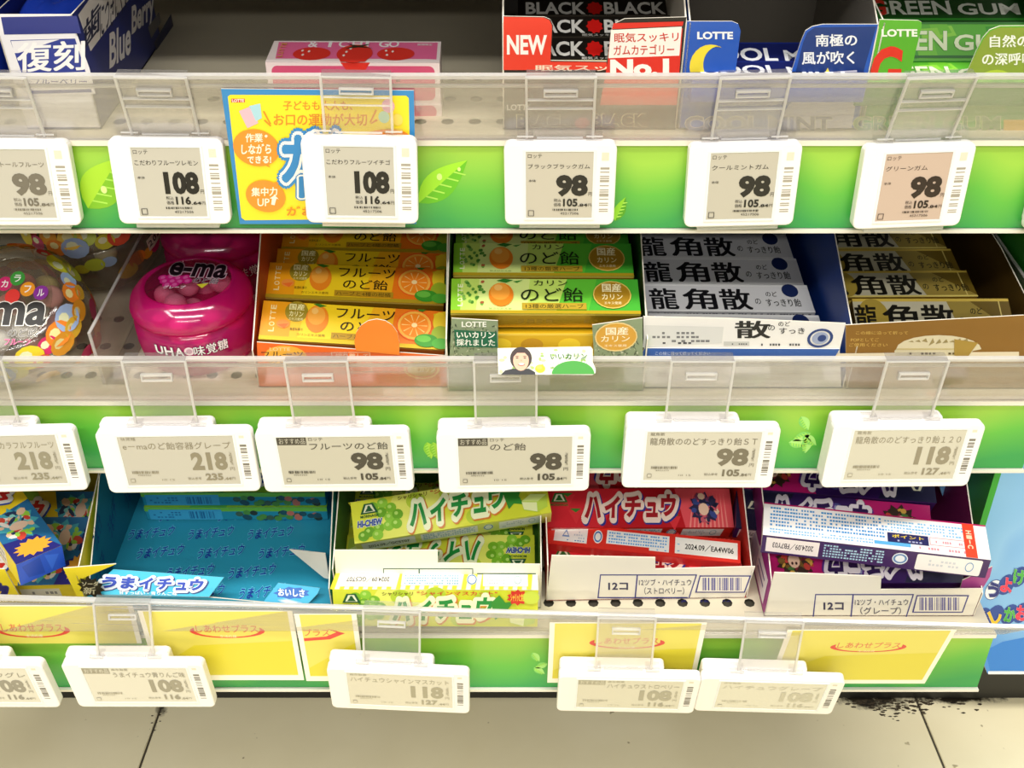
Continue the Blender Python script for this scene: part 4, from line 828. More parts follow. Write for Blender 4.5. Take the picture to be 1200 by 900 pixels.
copy_thing(l1, pose_top(515, 598, .560, HW, 22, -1, 1, True, .001), 'upside-down lime green candy pack behind, under the tilted one')
copy_thing(l1, pose_top(515, 566, .590, HW, 25, 0, 0, False, .001), 'rearmost lime green candy pack in shadow under the green strip')
copy_thing(l1, pose(-.0455, .4700, .2112, 84, .8, .5), 'lime green candy pack standing in front of the white carton wall, dated side up')
WC = M('f2ecdc', .55)
t, FF, mw, Wd = carton(3, -.1085, .0180, .0205, .135, 'open lime carton with a plain white front behind the standing pack', WC, M('4f8a2a', .5), (.036, .066), (.034, .066), .05,
    [('l', 0, 0), (391.5, 645), (513, 645), (513, 660), (633, 661.5), ('l', .1265, 0)], mo_side=M('a8bc2c', .5), group='open soft candy cartons')
a = Art().on(FF, True); a.r(449, 666, 554.5, 694, '24583a').r(450, 667, 490.5, 694, 'f2ecdc').r(492, 667, 553.5, 694, 'f2ecdc').r(559, 671.5, 628, 672.8, '24583a'); a.obj('carton_print', t)
# ---- red strawberry carton
def hair_patch(a, cx, cy, rx, ry, cols, seed=1):
    """busy multi-coloured printed patch without any figure"""
    rr = random.Random(seed); a.burst(cx, cy, rx, ry, cols[0], 11, .7)
    k0 = a.k
    for i in range(44):
        q = rr.random()*6.283; r = math.sqrt(rr.random())*.75; a.k = k0+(i % 6)
        a.e(cx+rx*r*math.cos(q), cy+ry*r*math.sin(q), rx*rr.uniform(.08, .28), ry*rr.uniform(.06, .22), rr.choice(cols), 7, rot=rr.uniform(0, 180))
    a.k = k0+7
def art_red(a):
    a.r(0, 0, 1, 1, 'b81420').p([(.05, 0), (.4, 0), (.3, 1), (.0, 1)], 'd02430').p([(.70, 0), (1, 0), (1, 1), (.74, 1)], 'e05058')
    for i in range(10): a.p([(.76+i*.022, 1), (.80+i*.018, .1), (.77+i*.022, 1)], 'f08a84')
    for x, y in ((.12, .3), (.16, .7), (.68, .86)): a.p([(x-.04, y-.14), (x+.04, y-.14), (x, y+.22)], 'd83038').p([(x-.03, y-.18), (x+.03, y-.18), (x, y-.08)], '3a7a2a')
    emblem(a, .03, .12, .09, .34, '2a6a2a'); logo(a, .20, .16, .72, .80, 'a01822', 'f0d8c8', '24308a', .05)
    hair_patch(a, .85, .52, .085, .44, ('2a2a4a', '3a4a8a', 'c85a6a', 'e8c8a8', '1c1c34', '7a3a5a'), 3); a.e(.845, .55, .028, .16, 'ecc8ac', 12)
RMt = {'*': M('d42a26', .35), '+z': M('b81420', .35)}
rf = [('top', art_red), ('front', side_strip('d8281f', None, '2024.09／EA4W06', False)), ('back', side_strip('d8281f', None, '2024.09／EA4W06', False))]
def art_r1(a):
    a.r(0, 0, 1, 1, 'e0352a').r(.05, .14, .22, .84, 'f4f0ea').p([(.09, .62), (.11, .28), (.13, .62)], '7a98c8').p([(.098, .55), (.11, .38), (.122, .55)], 'f4f0ea').dots(.15, .3, .21, .7, 'c8ccd4', 3, 5).dots(.09, .72, .21, .8, '5a8ac0', 1, 9)
    a.e(.275, .48, .024, .30, 'f4f0ea').ring(.275, .48, .020, .25, .3, '4a78b8').p([(.32, .14), (.64, .14), (.64, .86), (.54, .86), (.54, .74), (.32, .74)], 'f2f2f0').dots(.33, .18, .63, .72, '6aa8e0', 4, 24, 3, .9).dots(.55, .76, .63, .84, '6aa8e0', 1, 6)
    a.r(.67, .14, .985, .86, 'f6f2ea').dots(.68, .2, .70, .8, '8abce0', 6, 1).t('2024.09／EA4W06', .72, .34, .965, .66, '2c2824', .02)
r1 = new_pack('soft_candy_pack', .124, .020, HT, RMt, pose_side(*hit(752, 635, .5225), 13, .5, -8.5, .020, HT), 'red candy pack lying skewed across the red carton, dated narrow side up', 'candy pack', None, [('front', art_r1), ('top', art_red)])
r2 = new_pack('soft_candy_pack', HL, HW, HT, RMt, pose(.0825, .5450, .2275, 29.5, 2.0, 2.5), 'red strawberry candy pack with upright white-edged lettering', 'candy pack', 'red candy packs', rf)
copy_thing(r2, pose(.0825, .5760, .2330, 27, 1, 1.5, True), 'upside-down red candy pack in shadow at the back of the red carton')
copy_thing(r2, pose(.0845, .5150, .2080, 8, 0, 0), 'lowest red candy pack, seen through the step of the white carton wall')
t, FF, mw, Wd = carton(3, .0215, .1480, .0262, .130, 'open red carton with a white front wall marked twelve pieces strawberry', WC, M('c42a1c', .5), (.033, .060), (.026, .060), .05,
    [('l', 0, 0), (646.5, 651), (768, 653.5), (768, 667), (885, 664), ('l', .1250, 0)], mo_side=M('d42a20', .5), yaw=1.2, group='open soft candy cartons')
NV = '3a3a86'
def ship_marks(a, x, y, sc_, kind, maker=True):
    """shipping marks printed on the white wall: framed count, framed name, barcode"""
    X = lambda v: x+v*sc_; Y = lambda v: y+v*sc_
    a.p([(X(3), Y(0)), (X(45), Y(0)), (X(45), Y(1.2)), (X(4), Y(1.2)), (X(1.5), Y(26)), (X(0), Y(26))], NV).p([(X(0), Y(25)), (X(100), Y(25)), (X(100), Y(26.4)), (X(0), Y(26.4))], NV)
    a.p([(X(44), Y(0)), (X(110), Y(0)), (X(110), Y(1.2)), (X(44), Y(1.2))], NV).p([(X(43.5), Y(0)), (X(45), Y(0)), (X(42.5), Y(26)), (X(41), Y(26))], NV).p([(X(109), Y(0)), (X(110.3), Y(0)), (X(102), Y(26)), (X(100.6), Y(26))], NV)
    a.t('12コ', X(12), Y(9), X(34), Y(17), '2c2a52', .03).t('12ツブ・ハイチュウ', X(46), Y(5), X(104), Y(12), '3a3850', .005).t(kind, X(52), Y(14), X(96), Y(22), '3a3850', .005)
    a.p([(X(113), Y(1)), (X(170), Y(1)), (X(163), Y(20)), (X(108), Y(20))], NV).p([(X(114), Y(2.2)), (X(168), Y(2.2)), (X(162), Y(18.8)), (X(110), Y(18.8))], 'f2ecdc').bars(X(116), Y(3.5), X(160), Y(17.5), '56549a', 22)
    if maker: a.t('森永製菓株式会社', X(92), Y(28), X(158), Y(33), NV, .02)
a = Art().on(FF, True); ship_marks(a, 700, 673, 1.06, '（ストロベリー）'); a.obj('carton_print', t)
# ---- purple grape carton
def art_purple(a):
    a.r(0, 0, 1, 1, '33145a').p([(.62, 0), (1, 0), (1, 1), (.72, 1)], 'c01a6e').p([(0, 0), (.3, 0), (.2, 1), (0, 1)], '1c1a3c')
    for x, y in ((.13, .66), (.20, .78), (.27, .70), (.34, .82), (.44, .84), (.52, .30)): a.e(x, y, .032, .15, '4a4a8a', 14).e(x-.008, y-.04, .012, .05, '9a9ac8', 8)
    emblem(a, .04, .25, .11, .38, '2a2c44'); logo(a, .18, .14, .70, .80, '2c1450', 'ece4ec', '5a2a8a', .04)
    hair_patch(a, .84, .5, .10, .46, ('3a2a20', '7a5a2a', '4a7a3a', 'c8443a', '8a2a3a', 'd8a84a'), 6); a.e(.845, .52, .03, .18, 'ecc8ac', 12).e(.855, .46, .006, .04, '3a1a1a', 8).e(.835, .46, .006, .04, '3a1a1a', 8)
def art_nutri(a):
    a.r(0, 0, 1, 1, 'efeae8').r(0, 0, 1, .045, 'b01a60').dots(.03, .10, .55, .72, '3a8ac8', 6, 40, 5, .85).dots(.03, .76, .50, .92, '7ab4dc', 2, 36, 6, .9).dots(.55, .14, .90, .50, '7ab4dc', 4, 26, 7, .8)
    a.r(.56, .52, .74, .80, '24245a').t('ポイント', .58, .56, .72, .66, 'e8c83a', .02).dots(.57, .70, .73, .78, 'a8a8c8', 1, 10).frame(.745, .54, .90, .76, .0003, 'c84a6a').dots(.75, .60, .89, .72, 'e08a9a', 1, 14).r(.50, .80, .66, .90, '5aa8dc').dots(.67, .82, .90, .94, 'e08a9a', 1, 18)
    a.r(.895, .02, .945, 1, 'e0402a')
    for i, ch in enumerate('HI-C'): a.t(ch, .908, .22+.14*i, .932, .33+.14*i, 'f4c8a8', .04, rot=90)
def art_ustrip(a):
    a.r(0, 0, 1, 1, '3a1a5a').r(.02, .10, .26, .88, 'ece4e6').t('2024.09／FB7Y03', .05, .30, .235, .70, '4a4450', .02, rot=180).dots(.28, .12, .55, .86, 'a8cce4', 5, 20, 3, .9).r(.35, .1, .44, .26, '24245a')
    a.e(.62, .46, .034, .32, 'dfe4f0').ring(.62, .46, .030, .26, .3, '5a84b8').r(.69, .08, .97, .94, 'ece8ea', .0012).dots(.71, .3, .88, .7, 'c8ccd8', 2, 10).ring(.92, .5, .018, .26, .2, '6a9ac8')
PM = {'*': M('3a1a5a', .35), '+z': M('33145a', .35), '+x': M('efeae8', .4)}
u1 = new_pack('soft_candy_pack', .127, HW, .0155, {'*': M('efeae8', .4), '-y': M('3a1a5a', .35), '+y': M('b01a60', .35)}, pose(.2135, .4885, .2560, 8, -2.0, -12.5), 'grape candy pack with its white nutrition side up, leaning across the purple carton', 'candy pack', None, [('top', art_nutri), ('front', art_ustrip)])
pf = [('top', art_purple), ('front', art_ustrip)]
u2 = new_pack('soft_candy_pack', HL, HW, HT, PM, pose(.2170, .5030, .2180, 24, 0, 0, True), 'upside-down purple grape candy pack just behind the white carton wall', 'candy pack', 'purple candy packs', pf)
def art_ustrip2(a): art_ustrip(a)
copy_thing(u2, pose(.2120, .5560, .2440, 24, 1, -6, True), 'upside-down purple grape candy pack in shadow behind the white one')
u4 = new_pack('soft_candy_pack', HL, HW, HT, PM, pose(.2050, .5330, .2300, 30, 1, -7), 'purple candy pack with a pink-edged side just behind the white nutrition side', 'candy pack', None, pf)
t, FF, mw, Wd = carton(3, .1560, .2860, .0142, .130, 'open purple carton with a white front wall marked twelve pieces grape', WC, M('7a1a5a', .5), (.030, .062), (.021, .062), .05,
    [('l', 0, 0), (907.5, 671), (1033, 675.5), (1032, 691), (1152, 690), ('l', .1290, 0)], mo_side=M('9a2a84', .5), group='open soft candy cartons')
a = Art().on(FF, True); ship_marks(a, 952, 696, 1.08, '（グレープ）', False)
FL = Face((-.0002, 0, 0), (0, -1, 0), (0, 0, -1), 1, 1, mw); a.on(FL)
a.r(-.055, -.026, -.006, -.004, 'e8e2e8').r(-.050, -.023, -.034, -.007, 'c8c0d8').r(-.030, -.020, -.012, -.018, '5a4a8a').r(-.030, -.014, -.012, -.012, '5a4a8a'); a.obj('carton_print', t)
panel(t, 'folded_flap', Face((0, .004, 0), (1, 0, 0), (0, 0, -1), 1, 1, mw), [(1125, 690), (1128, 680), (1163, 664), (1160, 676), (1150, 692)], .0006, M('b04a90', .5), M('b04a90', .5), True)
# ---- blue, almost empty carton
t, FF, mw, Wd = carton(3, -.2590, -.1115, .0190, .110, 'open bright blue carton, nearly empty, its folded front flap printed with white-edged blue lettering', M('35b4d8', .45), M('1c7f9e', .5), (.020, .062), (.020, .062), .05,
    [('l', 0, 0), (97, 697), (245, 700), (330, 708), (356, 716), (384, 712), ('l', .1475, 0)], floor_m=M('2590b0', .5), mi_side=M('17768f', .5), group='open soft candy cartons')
a = Art().on(Face((0, .110, TH), (1, 0, 0), (0, -1, 0), .1475, .110))
def small_logo(a, x, y, w_, h_, sl=.45): a.t('うまイチュウ', x, y, x+w_, y+h_, '1c3a9a', .02, out=('5cc0dc', .07), slope=sl)
for r in range(6):
    for c in range(4):
        x = .06+c*.27+(.09 if r % 2 else 0)-.02*r; y = .06+r*.155
        if 0 < x < .74: small_logo(a, x, y, .20, .085)
a.on(Face((TH, 0, 0), (0, 1, 0), (0, 0, -1), .11, .06))
for x, y in ((.10, -.35), (.40, -.55), (.70, -.45), (.20, -.75), (.55, -.85)): a.t('うまイチ', x, y, x+.16, y+.22, '173a80', .02, slope=.6)
a.obj('carton_print', t)
h0 = -FF.px(170, 697)[1]
FS = Face((0, -.0008, h0), (1, 0, 0), (0, -.72, -.69), 1, 1, mw)
panel(t, 'folded_flap', FS, [(133, 667), (262.5, 676.5), (245, 699.5), (98, 697)], .0007, M('3cbcdc', .45), M('1c7f9e', .5), True)
a = Art().on(FS, True)
logo(a, 119, 676, 243, 691, '1a3fb0', 'e8f0f4', '16307a', -.12, 'うまイチュウ'); a.t('甘ずっぱい・青りんご味', 140, 693, 208, 697, 'f0f4f4', .03, slope=-.4); a.obj('flap_print', t)
h1 = -FF.px(340, 716)[1]
FS2 = Face((0, -.0012, h1), (1, 0, 0), (0, -.72, -.69), 1, 1, mw)
panel(t, 'folded_flap', FS2, [(326, 683), (375, 689), (372, 696), (351, 718), (312, 713), (308, 706)], .0007, M('3cb4dc', .45), M('1c7f9e', .5), True)
a = Art().on(FS2, True); a.burst(342, 695, 22, 7.5, '2a68c0', 9, .8).t('おいしさ', 326, 690, 357, 699, 'eaf2f6', .04, slope=-.15).p([(325, 703), (335, 701), (354, 706), (352, 711), (335, 709)], '8ac4ec').p([(328, 704), (336, 702.5), (350, 706), (340, 708)], 'd8ecf6'); a.obj('flap_print', t)
panel(t, 'white_flap', Face((.1475-.004, .02, 0), (-.94, .34, 0), (0, 0, -1), 1, 1, mw), [(0, -.030), (.026, -.024), (.004, -.006), (0, -.006)], .0006, WC, WC)
def art_teal(a):
    a.r(0, 0, 1, 1, '2aa0c0').r(0, .72, 1, 1, '8ac83a').p([(.3, 0), (.5, 0), (.45, 1), (.25, 1)], '5ab84a')
    logo(a, .2, .15, .72, .75, '1a3fb0', 'e8f0f4', None, .05, 'うまイチュウ')
def art_teal_side(a):
    a.r(0, 0, 1, .3, '6ab83a').r(.02, .15, .42, .95, '3aa0cc').dots(.04, .3, .20, .85, '1c6a9c', 3, 8).bars(.24, .3, .38, .85, '1c6a9c', 12)
    rr = random.Random(2)
    for i in range(26): a.k = 5; a.e(.47+.5*rr.random(), rr.uniform(.3, .85), .022, .2, rr.choice(('24302c', '3a5a4a', 'b86a5a', '1c4a5a', '4a8a3a')), 8)
tl = new_pack('soft_candy_pack', .1225, HW, .0120, {'*': M('1f8aa8', .4), '+z': M('2aa0c0', .4)}, shelf_mat(3, -.1855, .1090, 0, .0270), 'upper of two teal candy packs lying at the back of the blue carton', 'candy pack', None, [('top', art_teal), ('front', art_teal_side)])
copy_thing(tl, shelf_mat(3, -.1855, .1080, 0, .0143), 'lower of two teal candy packs lying at the back of the blue carton')
# ---- yellow carton at the left
def art_yellow(a):
    a.r(0, 0, 1, 1, 'f0d028').p([(.40, 0), (.50, 0), (.62, 1), (.45, 1)], '9ad048').p([(.60, 0), (1, 0), (1, 1), (.66, 1)], '2a6a9a').p([(.86, .3), (1, 0), (1, 1), (.84, 1)], '2a2a78')
    a.burst(.93, .5, .06, .42, 'eea838', 13, .72).r(0, .0, .40, .14, 'e89a1c'); a.t('げきうまソーダ', .04, .02, .36, .12, '5a3010', .02)
    hair_patch(a, .74, .5, .13, .46, ('4aa8b8', '8ad0c8', '2a3a5a', 'e8c0a0', 'd04a3a', 'e8e0d8', '9ad048'), 8); a.e(.76, .50, .03, .20, 'eccab0', 12)
    logo(a, .08, .25, .58, .85, 'd0302a', 'f0ece4', '2848a8', .05, 'イチュウ')
def art_yellow_side(a): a.r(0, 0, 1, 1, 'e8d23a').r(0, 0, .6, .5, '3a9ad0').r(.66, .2, .86, .9, 'e0dccc').dots(.67, .3, .85, .85, '8a8a8a', 2, 8)
YM = {'*': M('e6c828', .35), '+x': M('2352c8', .35)}
def art_y_end(a): a.r(0, 0, 1, 1, '2352c8').p([(.1, .2), (.5, .1), (.55, .9), (.2, .8)], '1a44b0').p([(.6, .1), (.9, .3), (.7, .9)], '3468dc')
ya = new_pack('soft_candy_pack', HL, HW, HT, YM, Matrix.Identity(4), 'yellow and teal candy pack pointing at the viewer with a blue end flap', 'candy pack', 'yellow character candy packs', [('top', art_yellow), ('front', art_yellow_side), ('back', art_yellow_side), ('right', art_y_end)])
ya.matrix_world = pose(-.3182, .5228, .2545, -1.9, 8.1, -47.8)
def end_at(px, py, Y, rx, L_):
    p = hit(px, py, Y); return pose(min(p.x, -.2645)-L_/2, p.y-HW/2*math.cos(R(rx)), p.z-HW/2*math.sin(R(rx)), rx)
yb = new_pack('soft_candy_pack', HL, HW, .010, YM, end_at(157, 606, .552, 36, HL), 'yellow candy pack behind the tilted one, with a busy print at its right end', 'candy pack', 'yellow candy packs behind', [('top', art_yellow), ('front', art_yellow_side)])
copy_thing(yb, end_at(166, 576, .582, 33, HL), 'rear yellow candy pack in shadow just under the middle shelf')
copy_thing(ya, pose(-.3270, .5080, .2080, 10, 0, 2), 'lowest yellow candy pack seen through the notch of the yellow carton wall')
t, FF, mw, Wd = carton(3, -.4000, -.2615, .0170, .135, 'open yellow carton with a notched front wall at the left edge', M('ecd82c', .45), M('a89a2a', .5), (.034, .060), (.034, .060), .05,
    [('l', 0, 0), ('l', 0, .032), (-30, 666), (5, 667), (26, 704), (92, 703), (74, 666), (136, 661), ('l', .1385, .030), ('l', .1385, 0)], mi_side=M('6a8a2a', .5), group='open soft candy cartons')
a = Art().on(FF, True); a.t('ウ', -10, 685, 8, 703, '24246a', .04, out=('2a2a78', .12)).burst(107, 688, 16, 13, '2a2418', 10, .7).t('ソーダ', 96, 681, 116, 687, 'c8c09a', .03).t('新', 98, 688, 112, 696, 'c8c09a', .03); a.obj('carton_print', t)
# ================================================================ upper shelf: gum cartons
def gum_art(bg, l1, base2, txt, col, oc, dot=None, camo=None):
    def f(a):
        a.r(0, 0, 1, 1, bg)
        if camo:
            rr = random.Random(4)
            for i in range(16): x = rr.random(); y = rr.random(); a.k = 3; a.p([(x-.06, y*.6), (x+.04, y*.5), (x+.07, min(1, y*.8+.2)), (x-.04, min(1, y*.7+.3))], rr.choice(camo))
            a.k = 10
        a.r(0, .86, 1, .93, l1).r(0, 0, 1, .05, base2)
        if dot:
            a.t(txt[0], .05, .18, .44, .72, col, .03, out=(oc, .07)).burst(.50, .45, .055, .30, dot, 9, .8).t(txt[1], .56, .18, .96, .72, col, .03, out=(oc, .07)).t('眠気スッキリ', .42, .75, .62, .85, 'c8c4bc', .01)
        else: a.t(txt[0], .05, .22, .52, .74, col, .025, out=(oc, .04)).t(txt[1], .56, .32, .92, .74, col, .025, out=(oc, .04))
    return f
GL, GW, GT = .0800, .0200, .012
def gum(L_, art, body, m, lb, grp): return new_pack('gum_pack', L_, GW, GT, {'*': M(body, .35)}, m, lb, 'gum pack', grp, [('top', art)])
gb = gum(.0815, gum_art('1a1612', 'a89a6a', '3a342c', ('BLACK', 'BLACK'), 'e8e6e0', '0c0a0a', 'd81c18'), '16120f', pose_top(697, 43, .5500, GW, 26, dx=-.0005), 'frontmost black gum pack, white lettering with a red dot', 'black gum packs')
copy_thing(gb, pose_top(697, 18, .5720, GW, 24, dx=-.0005), 'second black gum pack behind the frontmost')
copy_thing(gb, pose_top(697, -2, .5950, GW, 22, dx=-.0005), 'rearmost black gum pack, cut by the top of the picture')
t, FF, mw, Wd = carton(1, -.0046, .0828, .0150, .110, 'open black gum carton with red tabs reading NEW and No.1', M('201c1a', .4), M('4a4640', .55), (.054, .085), (.054, .085), .04,
    [('l', 0, 0), (590, 19), (638, 20), (645, 23), (648, 30), (645, 71), (711, 72), (717, 36), (722, 27), (732, 22), (804.5, 20), ('l', .0874, 0)], group='open gum cartons', mi_side=M('b8b2a4', .55))
a = Art().on(FF, True)
a.p([(590, 19.5), (637, 20.5), (644, 23.5), (647, 30), (645, 72), (711, 73), (711, 82), (590, 82)], 'e23a26').t('NEW', 594, 41, 641, 64, 'f6f0ea', .035)
a.t('眠気スッ', 628, 76, 712, 83, 'f0d8c0', .02).p([(712, 73), (716, 35), (800, 33), (793, 123), (703, 123)], 'd8281c').p([(716, 35), (799, 31), (796, 65), (713, 68)], 'f4efe6').p([(719, 27), (801, 25), (800, 30), (717, 34)], 'd8281c')
a.t('眠気スッキリ', 720, 38, 795, 49, 'c8321e', .012, slope=.12).t('ガムカテゴリー', 719, 52, 790, 64, 'c8321e', .012, slope=.1).t('No.1', 715, 69, 784, 90, 'f8f4ee', .05, slope=.06)
a.t('LOTTE', 594, 122, 622, 129, 'e8e4dc', .03).t('BLACK', 606, 134, 672, 149, '0e0c0c', .04, out=('c8b890', .07)).burst(682, 144, 10, 7, 'b8302a', 9, .8).t('BLACK', 694, 133, 758, 148, '0e0c0c', .04, out=('c8b890', .07)).r(762, 138, 790, 149, '3a3c30')
a.obj('carton_print', t)
# mint
gm_ = gum(.0850, gum_art('141c58', '3a7ae0', '1a2a7a', ('COOL', 'MINT'), 'eef0f6', '1a2870'), '1c50c8', pose_top(908, 50, .5480, GW, 22, dx=-.002), 'navy mint gum pack lying in the blue carton', 'mint gum packs')
copy_thing(gm_, pose_top(908, 72, .5330, GW, 10, dx=-.001), 'lower mint gum pack in front, mostly below the blue carton edge')
t, FF, mw, Wd = carton(1, .0840, .1742, .0150, .110, 'open blue mint gum carton with a yellow crescent moon tab', M('2458b8', .4), M('7c766c', .6), (.054, .080), (.052, .080), .07,
    [('l', 0, 0), (805, 25), (858, 25), (865, 28), (868, 36), (862, 84), (927, 86), (938, 50), (944, 36), (952, 31), (964, 28.5), (1029, 28.5), ('l', .0902, 0)], mi_side=M('8e887e', .6), group='open gum cartons')
a = Art().on(FF, True)
a.p([(932, 86), (941, 50), (946, 38), (955, 32), (1027, 31), (1010, 90), (1008, 96), (930, 96)], '1c3a7c').t('LOTTE', 817, 37, 859, 46, 'f2f4f6', .04)
pts = [(833+25*math.cos(q)*1.0, 79-27*math.sin(q)) for q in [R(60+i*15) for i in range(17)]]+[(843+19*math.cos(q), 76-22*math.sin(q)) for q in [R(285-i*14) for i in range(15)]]
a.p(pts, 'f2dc3a').t('南極の', 956, 40, 1004, 54, 'f2f4f6', .035, slope=.05).t('風が吹く', 940, 60, 1001, 75, 'f2f4f6', .035, slope=.05)
a.p([(905, 150), (925, 122), (945, 105), (960, 92), (975, 84), (1004, 82), (1006, 100), (998, 150)], 'd8d4e0').p([(945, 118), (953, 98), (960, 110), (968, 88), (975, 118)], 'f2ecc8').p([(966, 86), (970, 79), (973, 88), (970, 118)], 'f0d850')
a.t('COOL MINT', 803, 136, 975, 153, '8a8898', .03, out=('e8e4d4', .06)); a.obj('carton_print', t)
# green
CG = ('6cc030', 'b8d84a', '3a9a28', '8ad040')
gg = gum(.0900, gum_art('1a4a18', '2a7a24', '0e2a0e', ('GREEN', 'GUM'), 'eef2e4', '123a12'), '1c5a1c', pose_top(1110, -6, .5900, GW, 30, dx=-.002), 'dark green gum pack at the top right, white lettering with a red G', 'green gum packs')
b = Art(); b.on(Face((-.045, .010, 0), (1, 0, 0), (0, -1, 0), .09, .02)); b.k = 14; b.t('G', .05, .20, .14, .76, 'e03a2a', .04); b.obj('red_letter', gg)
g2 = gum(.0900, gum_art('58b030', '1e6a1e', '2a7a24', ('GREEN', 'GUM'), 'e4f0c8', '4a9a2a', None, CG), '2a8a24', pose_top(1110, 25, .5680, .021, 58, dx=-.002), 'camouflage green gum pack with pale lettering standing in the green carton', 'camouflage green gum packs')
copy_thing(g2, pose_top(1108, 72, .5360, GW, 20, dx=-.002), 'camouflage green gum pack lying lower, just above the fence edge')
t, FF, mw, Wd = carton(1, .1760, .2730, .0150, .110, 'open green gum carton with a red G tab and an olive tab', M('5cb02e', .4), M('3a5a2a', .55), (.054, .062), (.052, .062), .05,
    [('l', 0, 0), (1031, 23), (1076, 24), (1080, 26), (1080, 31), (1067, 86), (1132, 88), (1144, 60), (1152, 44), (1160, 35), (1172, 30.5), (1222, 30), ('l', .0970, 0)], mo_side=M('3f9a2a', .4), group='open gum cartons')
a = Art().on(FF, True)
a.p([(1130, 90), (1145, 60), (1153, 45), (1161, 36), (1172, 32), (1221, 32), (1204, 96), (1128, 96)], '8aa038').e(1163, 100, 24, 18, 'b4cc3c')
a.t('LOTTE', 1033, 34, 1075, 43, 'f2f6e8', .04).t('G', 1020, 54, 1058, 111, 'e03424', .035, shear=.15).t('自然の', 1160, 41, 1206, 55, 'f2f6e8', .03, slope=.05).t('の深呼吸', 1151, 62, 1212, 76, 'f2f6e8', .03, slope=.05)
a.p([(1060, 95), (1095, 90), (1110, 120), (1080, 140), (1050, 125)], '8ac84a').p([(1120, 110), (1160, 100), (1180, 130), (1130, 145)], '7ab040').t('GREEN GUM', 1000, 136, 1172, 153, '7a9a5a', .02, out=('d4dc9c', .05)).r(1176, 140, 1208, 156, 'e0b02c'); a.obj('carton_print', t)
# pink strawberry packs
def art_pink(a):
    a.r(0, 0, 1, 1, 'f6e6e4').p([(.03, .06), (.98, .06), (.98, .86), (.93, .84), (.05, .84)], 'e86a9a')
    for ch, x in zip('& ICHIGO'.replace(' ', ''), (.20, .32, .38, .46, .54, .62, .68)): a.t(ch, x+.01, .0, x+(.06 if ch != 'I' else .02)+.01, .30, 'f8f0f0', .02)
    for x in (.25, .74): a.e(x, .62, .11, .30, 'e03428').e(x-.06, .48, .008, .05, 'f4e8e0', 6).e(x-.05, .68, .008, .05, 'f4e8e0', 6).e(x-.02, .52, .008, .05, 'f4e8e0', 6)
    a.e(.50, .62, .105, .42, 'e03428').p([(.40, .70), (.60, .70), (.57, 1), (.43, 1)], 'e03428').e(.45, .55, .008, .05, 'f4e8e0', 6).e(.47, .40, .008, .05, 'f4e8e0', 6).e(.44, .72, .008, .05, 'f4e8e0', 6)
    a.p([(.44, .16), (.51, .26), (.58, .16), (.54, .30), (.60, .38), (.51, .34), (.43, .42), (.48, .28)], '33301c')
    for i, ch in enumerate('LOTTE'): a.t(ch, .055, .70-.14*i, .085, .80-.14*i, 'e0a04a', .02, rot=-90)
    a.t('期間限定', .86, .16, .95, .26, 'f8f0f0', .01)
def art_pink_front(a):
    a.r(0, 0, 1, 1, 'f2e0e0').r(.03, .08, .97, .92, 'd8557c', .003).p([(.43, 0), (.60, 0), (.57, .18), (.46, .18)], 'e03428').dots(.7, .2, .9, .5, '8a3a50', 2, 5, 3, .3)
pk_ = new_pack('gum_pack', .087, .030, .0215, {'*': M('f4e4e2', .4)}, pose(-.0802, .5533, .5179, 5.5, .6, 1.5), 'pink and white strawberry gum box lying above the yellow poster', 'gum pack', None, [('top', art_pink), ('front', art_pink_front)])
new_pack('gum_pack', .087, .029, .0082, {'*': M('f4e4e2', .4)}, pose(-.0800, .5545, .4962, 6.6, 0, 1), 'thin pink gum box under the strawberry gum box', 'gum pack', None, [('front', art_pink_front)])
# blue box at the left with bags
m = shelf_mat(1, -.2450, .0155, 0, .0006); t = empty('gum_carton', m, 'white and navy blueberry gum carton at the upper left corner', 'carton'); mw = m.copy()
FF = Face((0, 0, 0), (1, 0, 0), (0, 0, -1), 1, 1, mw); Wd = .0375
hh = -FF.px(91, 17)[1]; hm = -FF.px(98, 42)[1]; NB = M('232f7c', .4)
panel(t, 'front_panel', FF, [(0, 0), (0, -hh), (Wd, -hh), (Wd, 0)], TH, M('e8e6ea', .4), NB)
FR = Face((Wd, 0, 0), (0, 1, 0), (0, 0, -1), 1, 1, mw); panel(t, 'side_panel', FR, [(0, 0), (0, -hh), (.118, -hh), (.118, 0)], TH, NB, NB)
panel(t, 'side_panel', Face((0, .118, 0), (0, -1, 0), (0, 0, -1), 1, 1, mw), [(0, 0), (0, -hh), (.118, -hh), (.118, 0)], TH, NB, NB)
panel(t, 'back_panel', Face((Wd, .118, 0), (-1, 0, 0), (0, 0, -1), 1, 1, mw), [(0, 0), (0, -hh), (Wd, -hh), (Wd, 0)], TH, NB, NB)
b = MB(); b.box((0, 0, 0), (Wd, .118, TH), NB); b.obj('bottom_panel', t)
a = Art().on(FF, True); a.p([(1, 20), (90, 18.5), (95, 39), (5, 40.5)], '2a3480').p([(7, 44), (91, 42), (105, 80), (112, 110), (28, 112)], 'e8e6ea').p([(12, 47), (88, 45), (108, 108), (34, 110)], '2a3a90').p([(13, 48), (70, 46), (22, 62), (17, 62)], 'e8e6ea')
a.t('復刻', 21, 49, 99, 83, 'f2f0f0', .05, slope=.08).p([(30, 86), (104, 84), (110, 104), (36, 106)], 'e8e6ea').t('ブルーベリー', 38, 90, 102, 100, '2a3a90', .02)
a.on(FR, True); a.p([(91.5, 17.5), (106, 60), (149, 2), (164, -20), (118, -20)], 'ece9ea').t('歯', 98, 12, 117, 47, '232850', .03, slope=.75).t('につきにくい', 117, -16, 150, 28, '232850', .01, slope=.9)
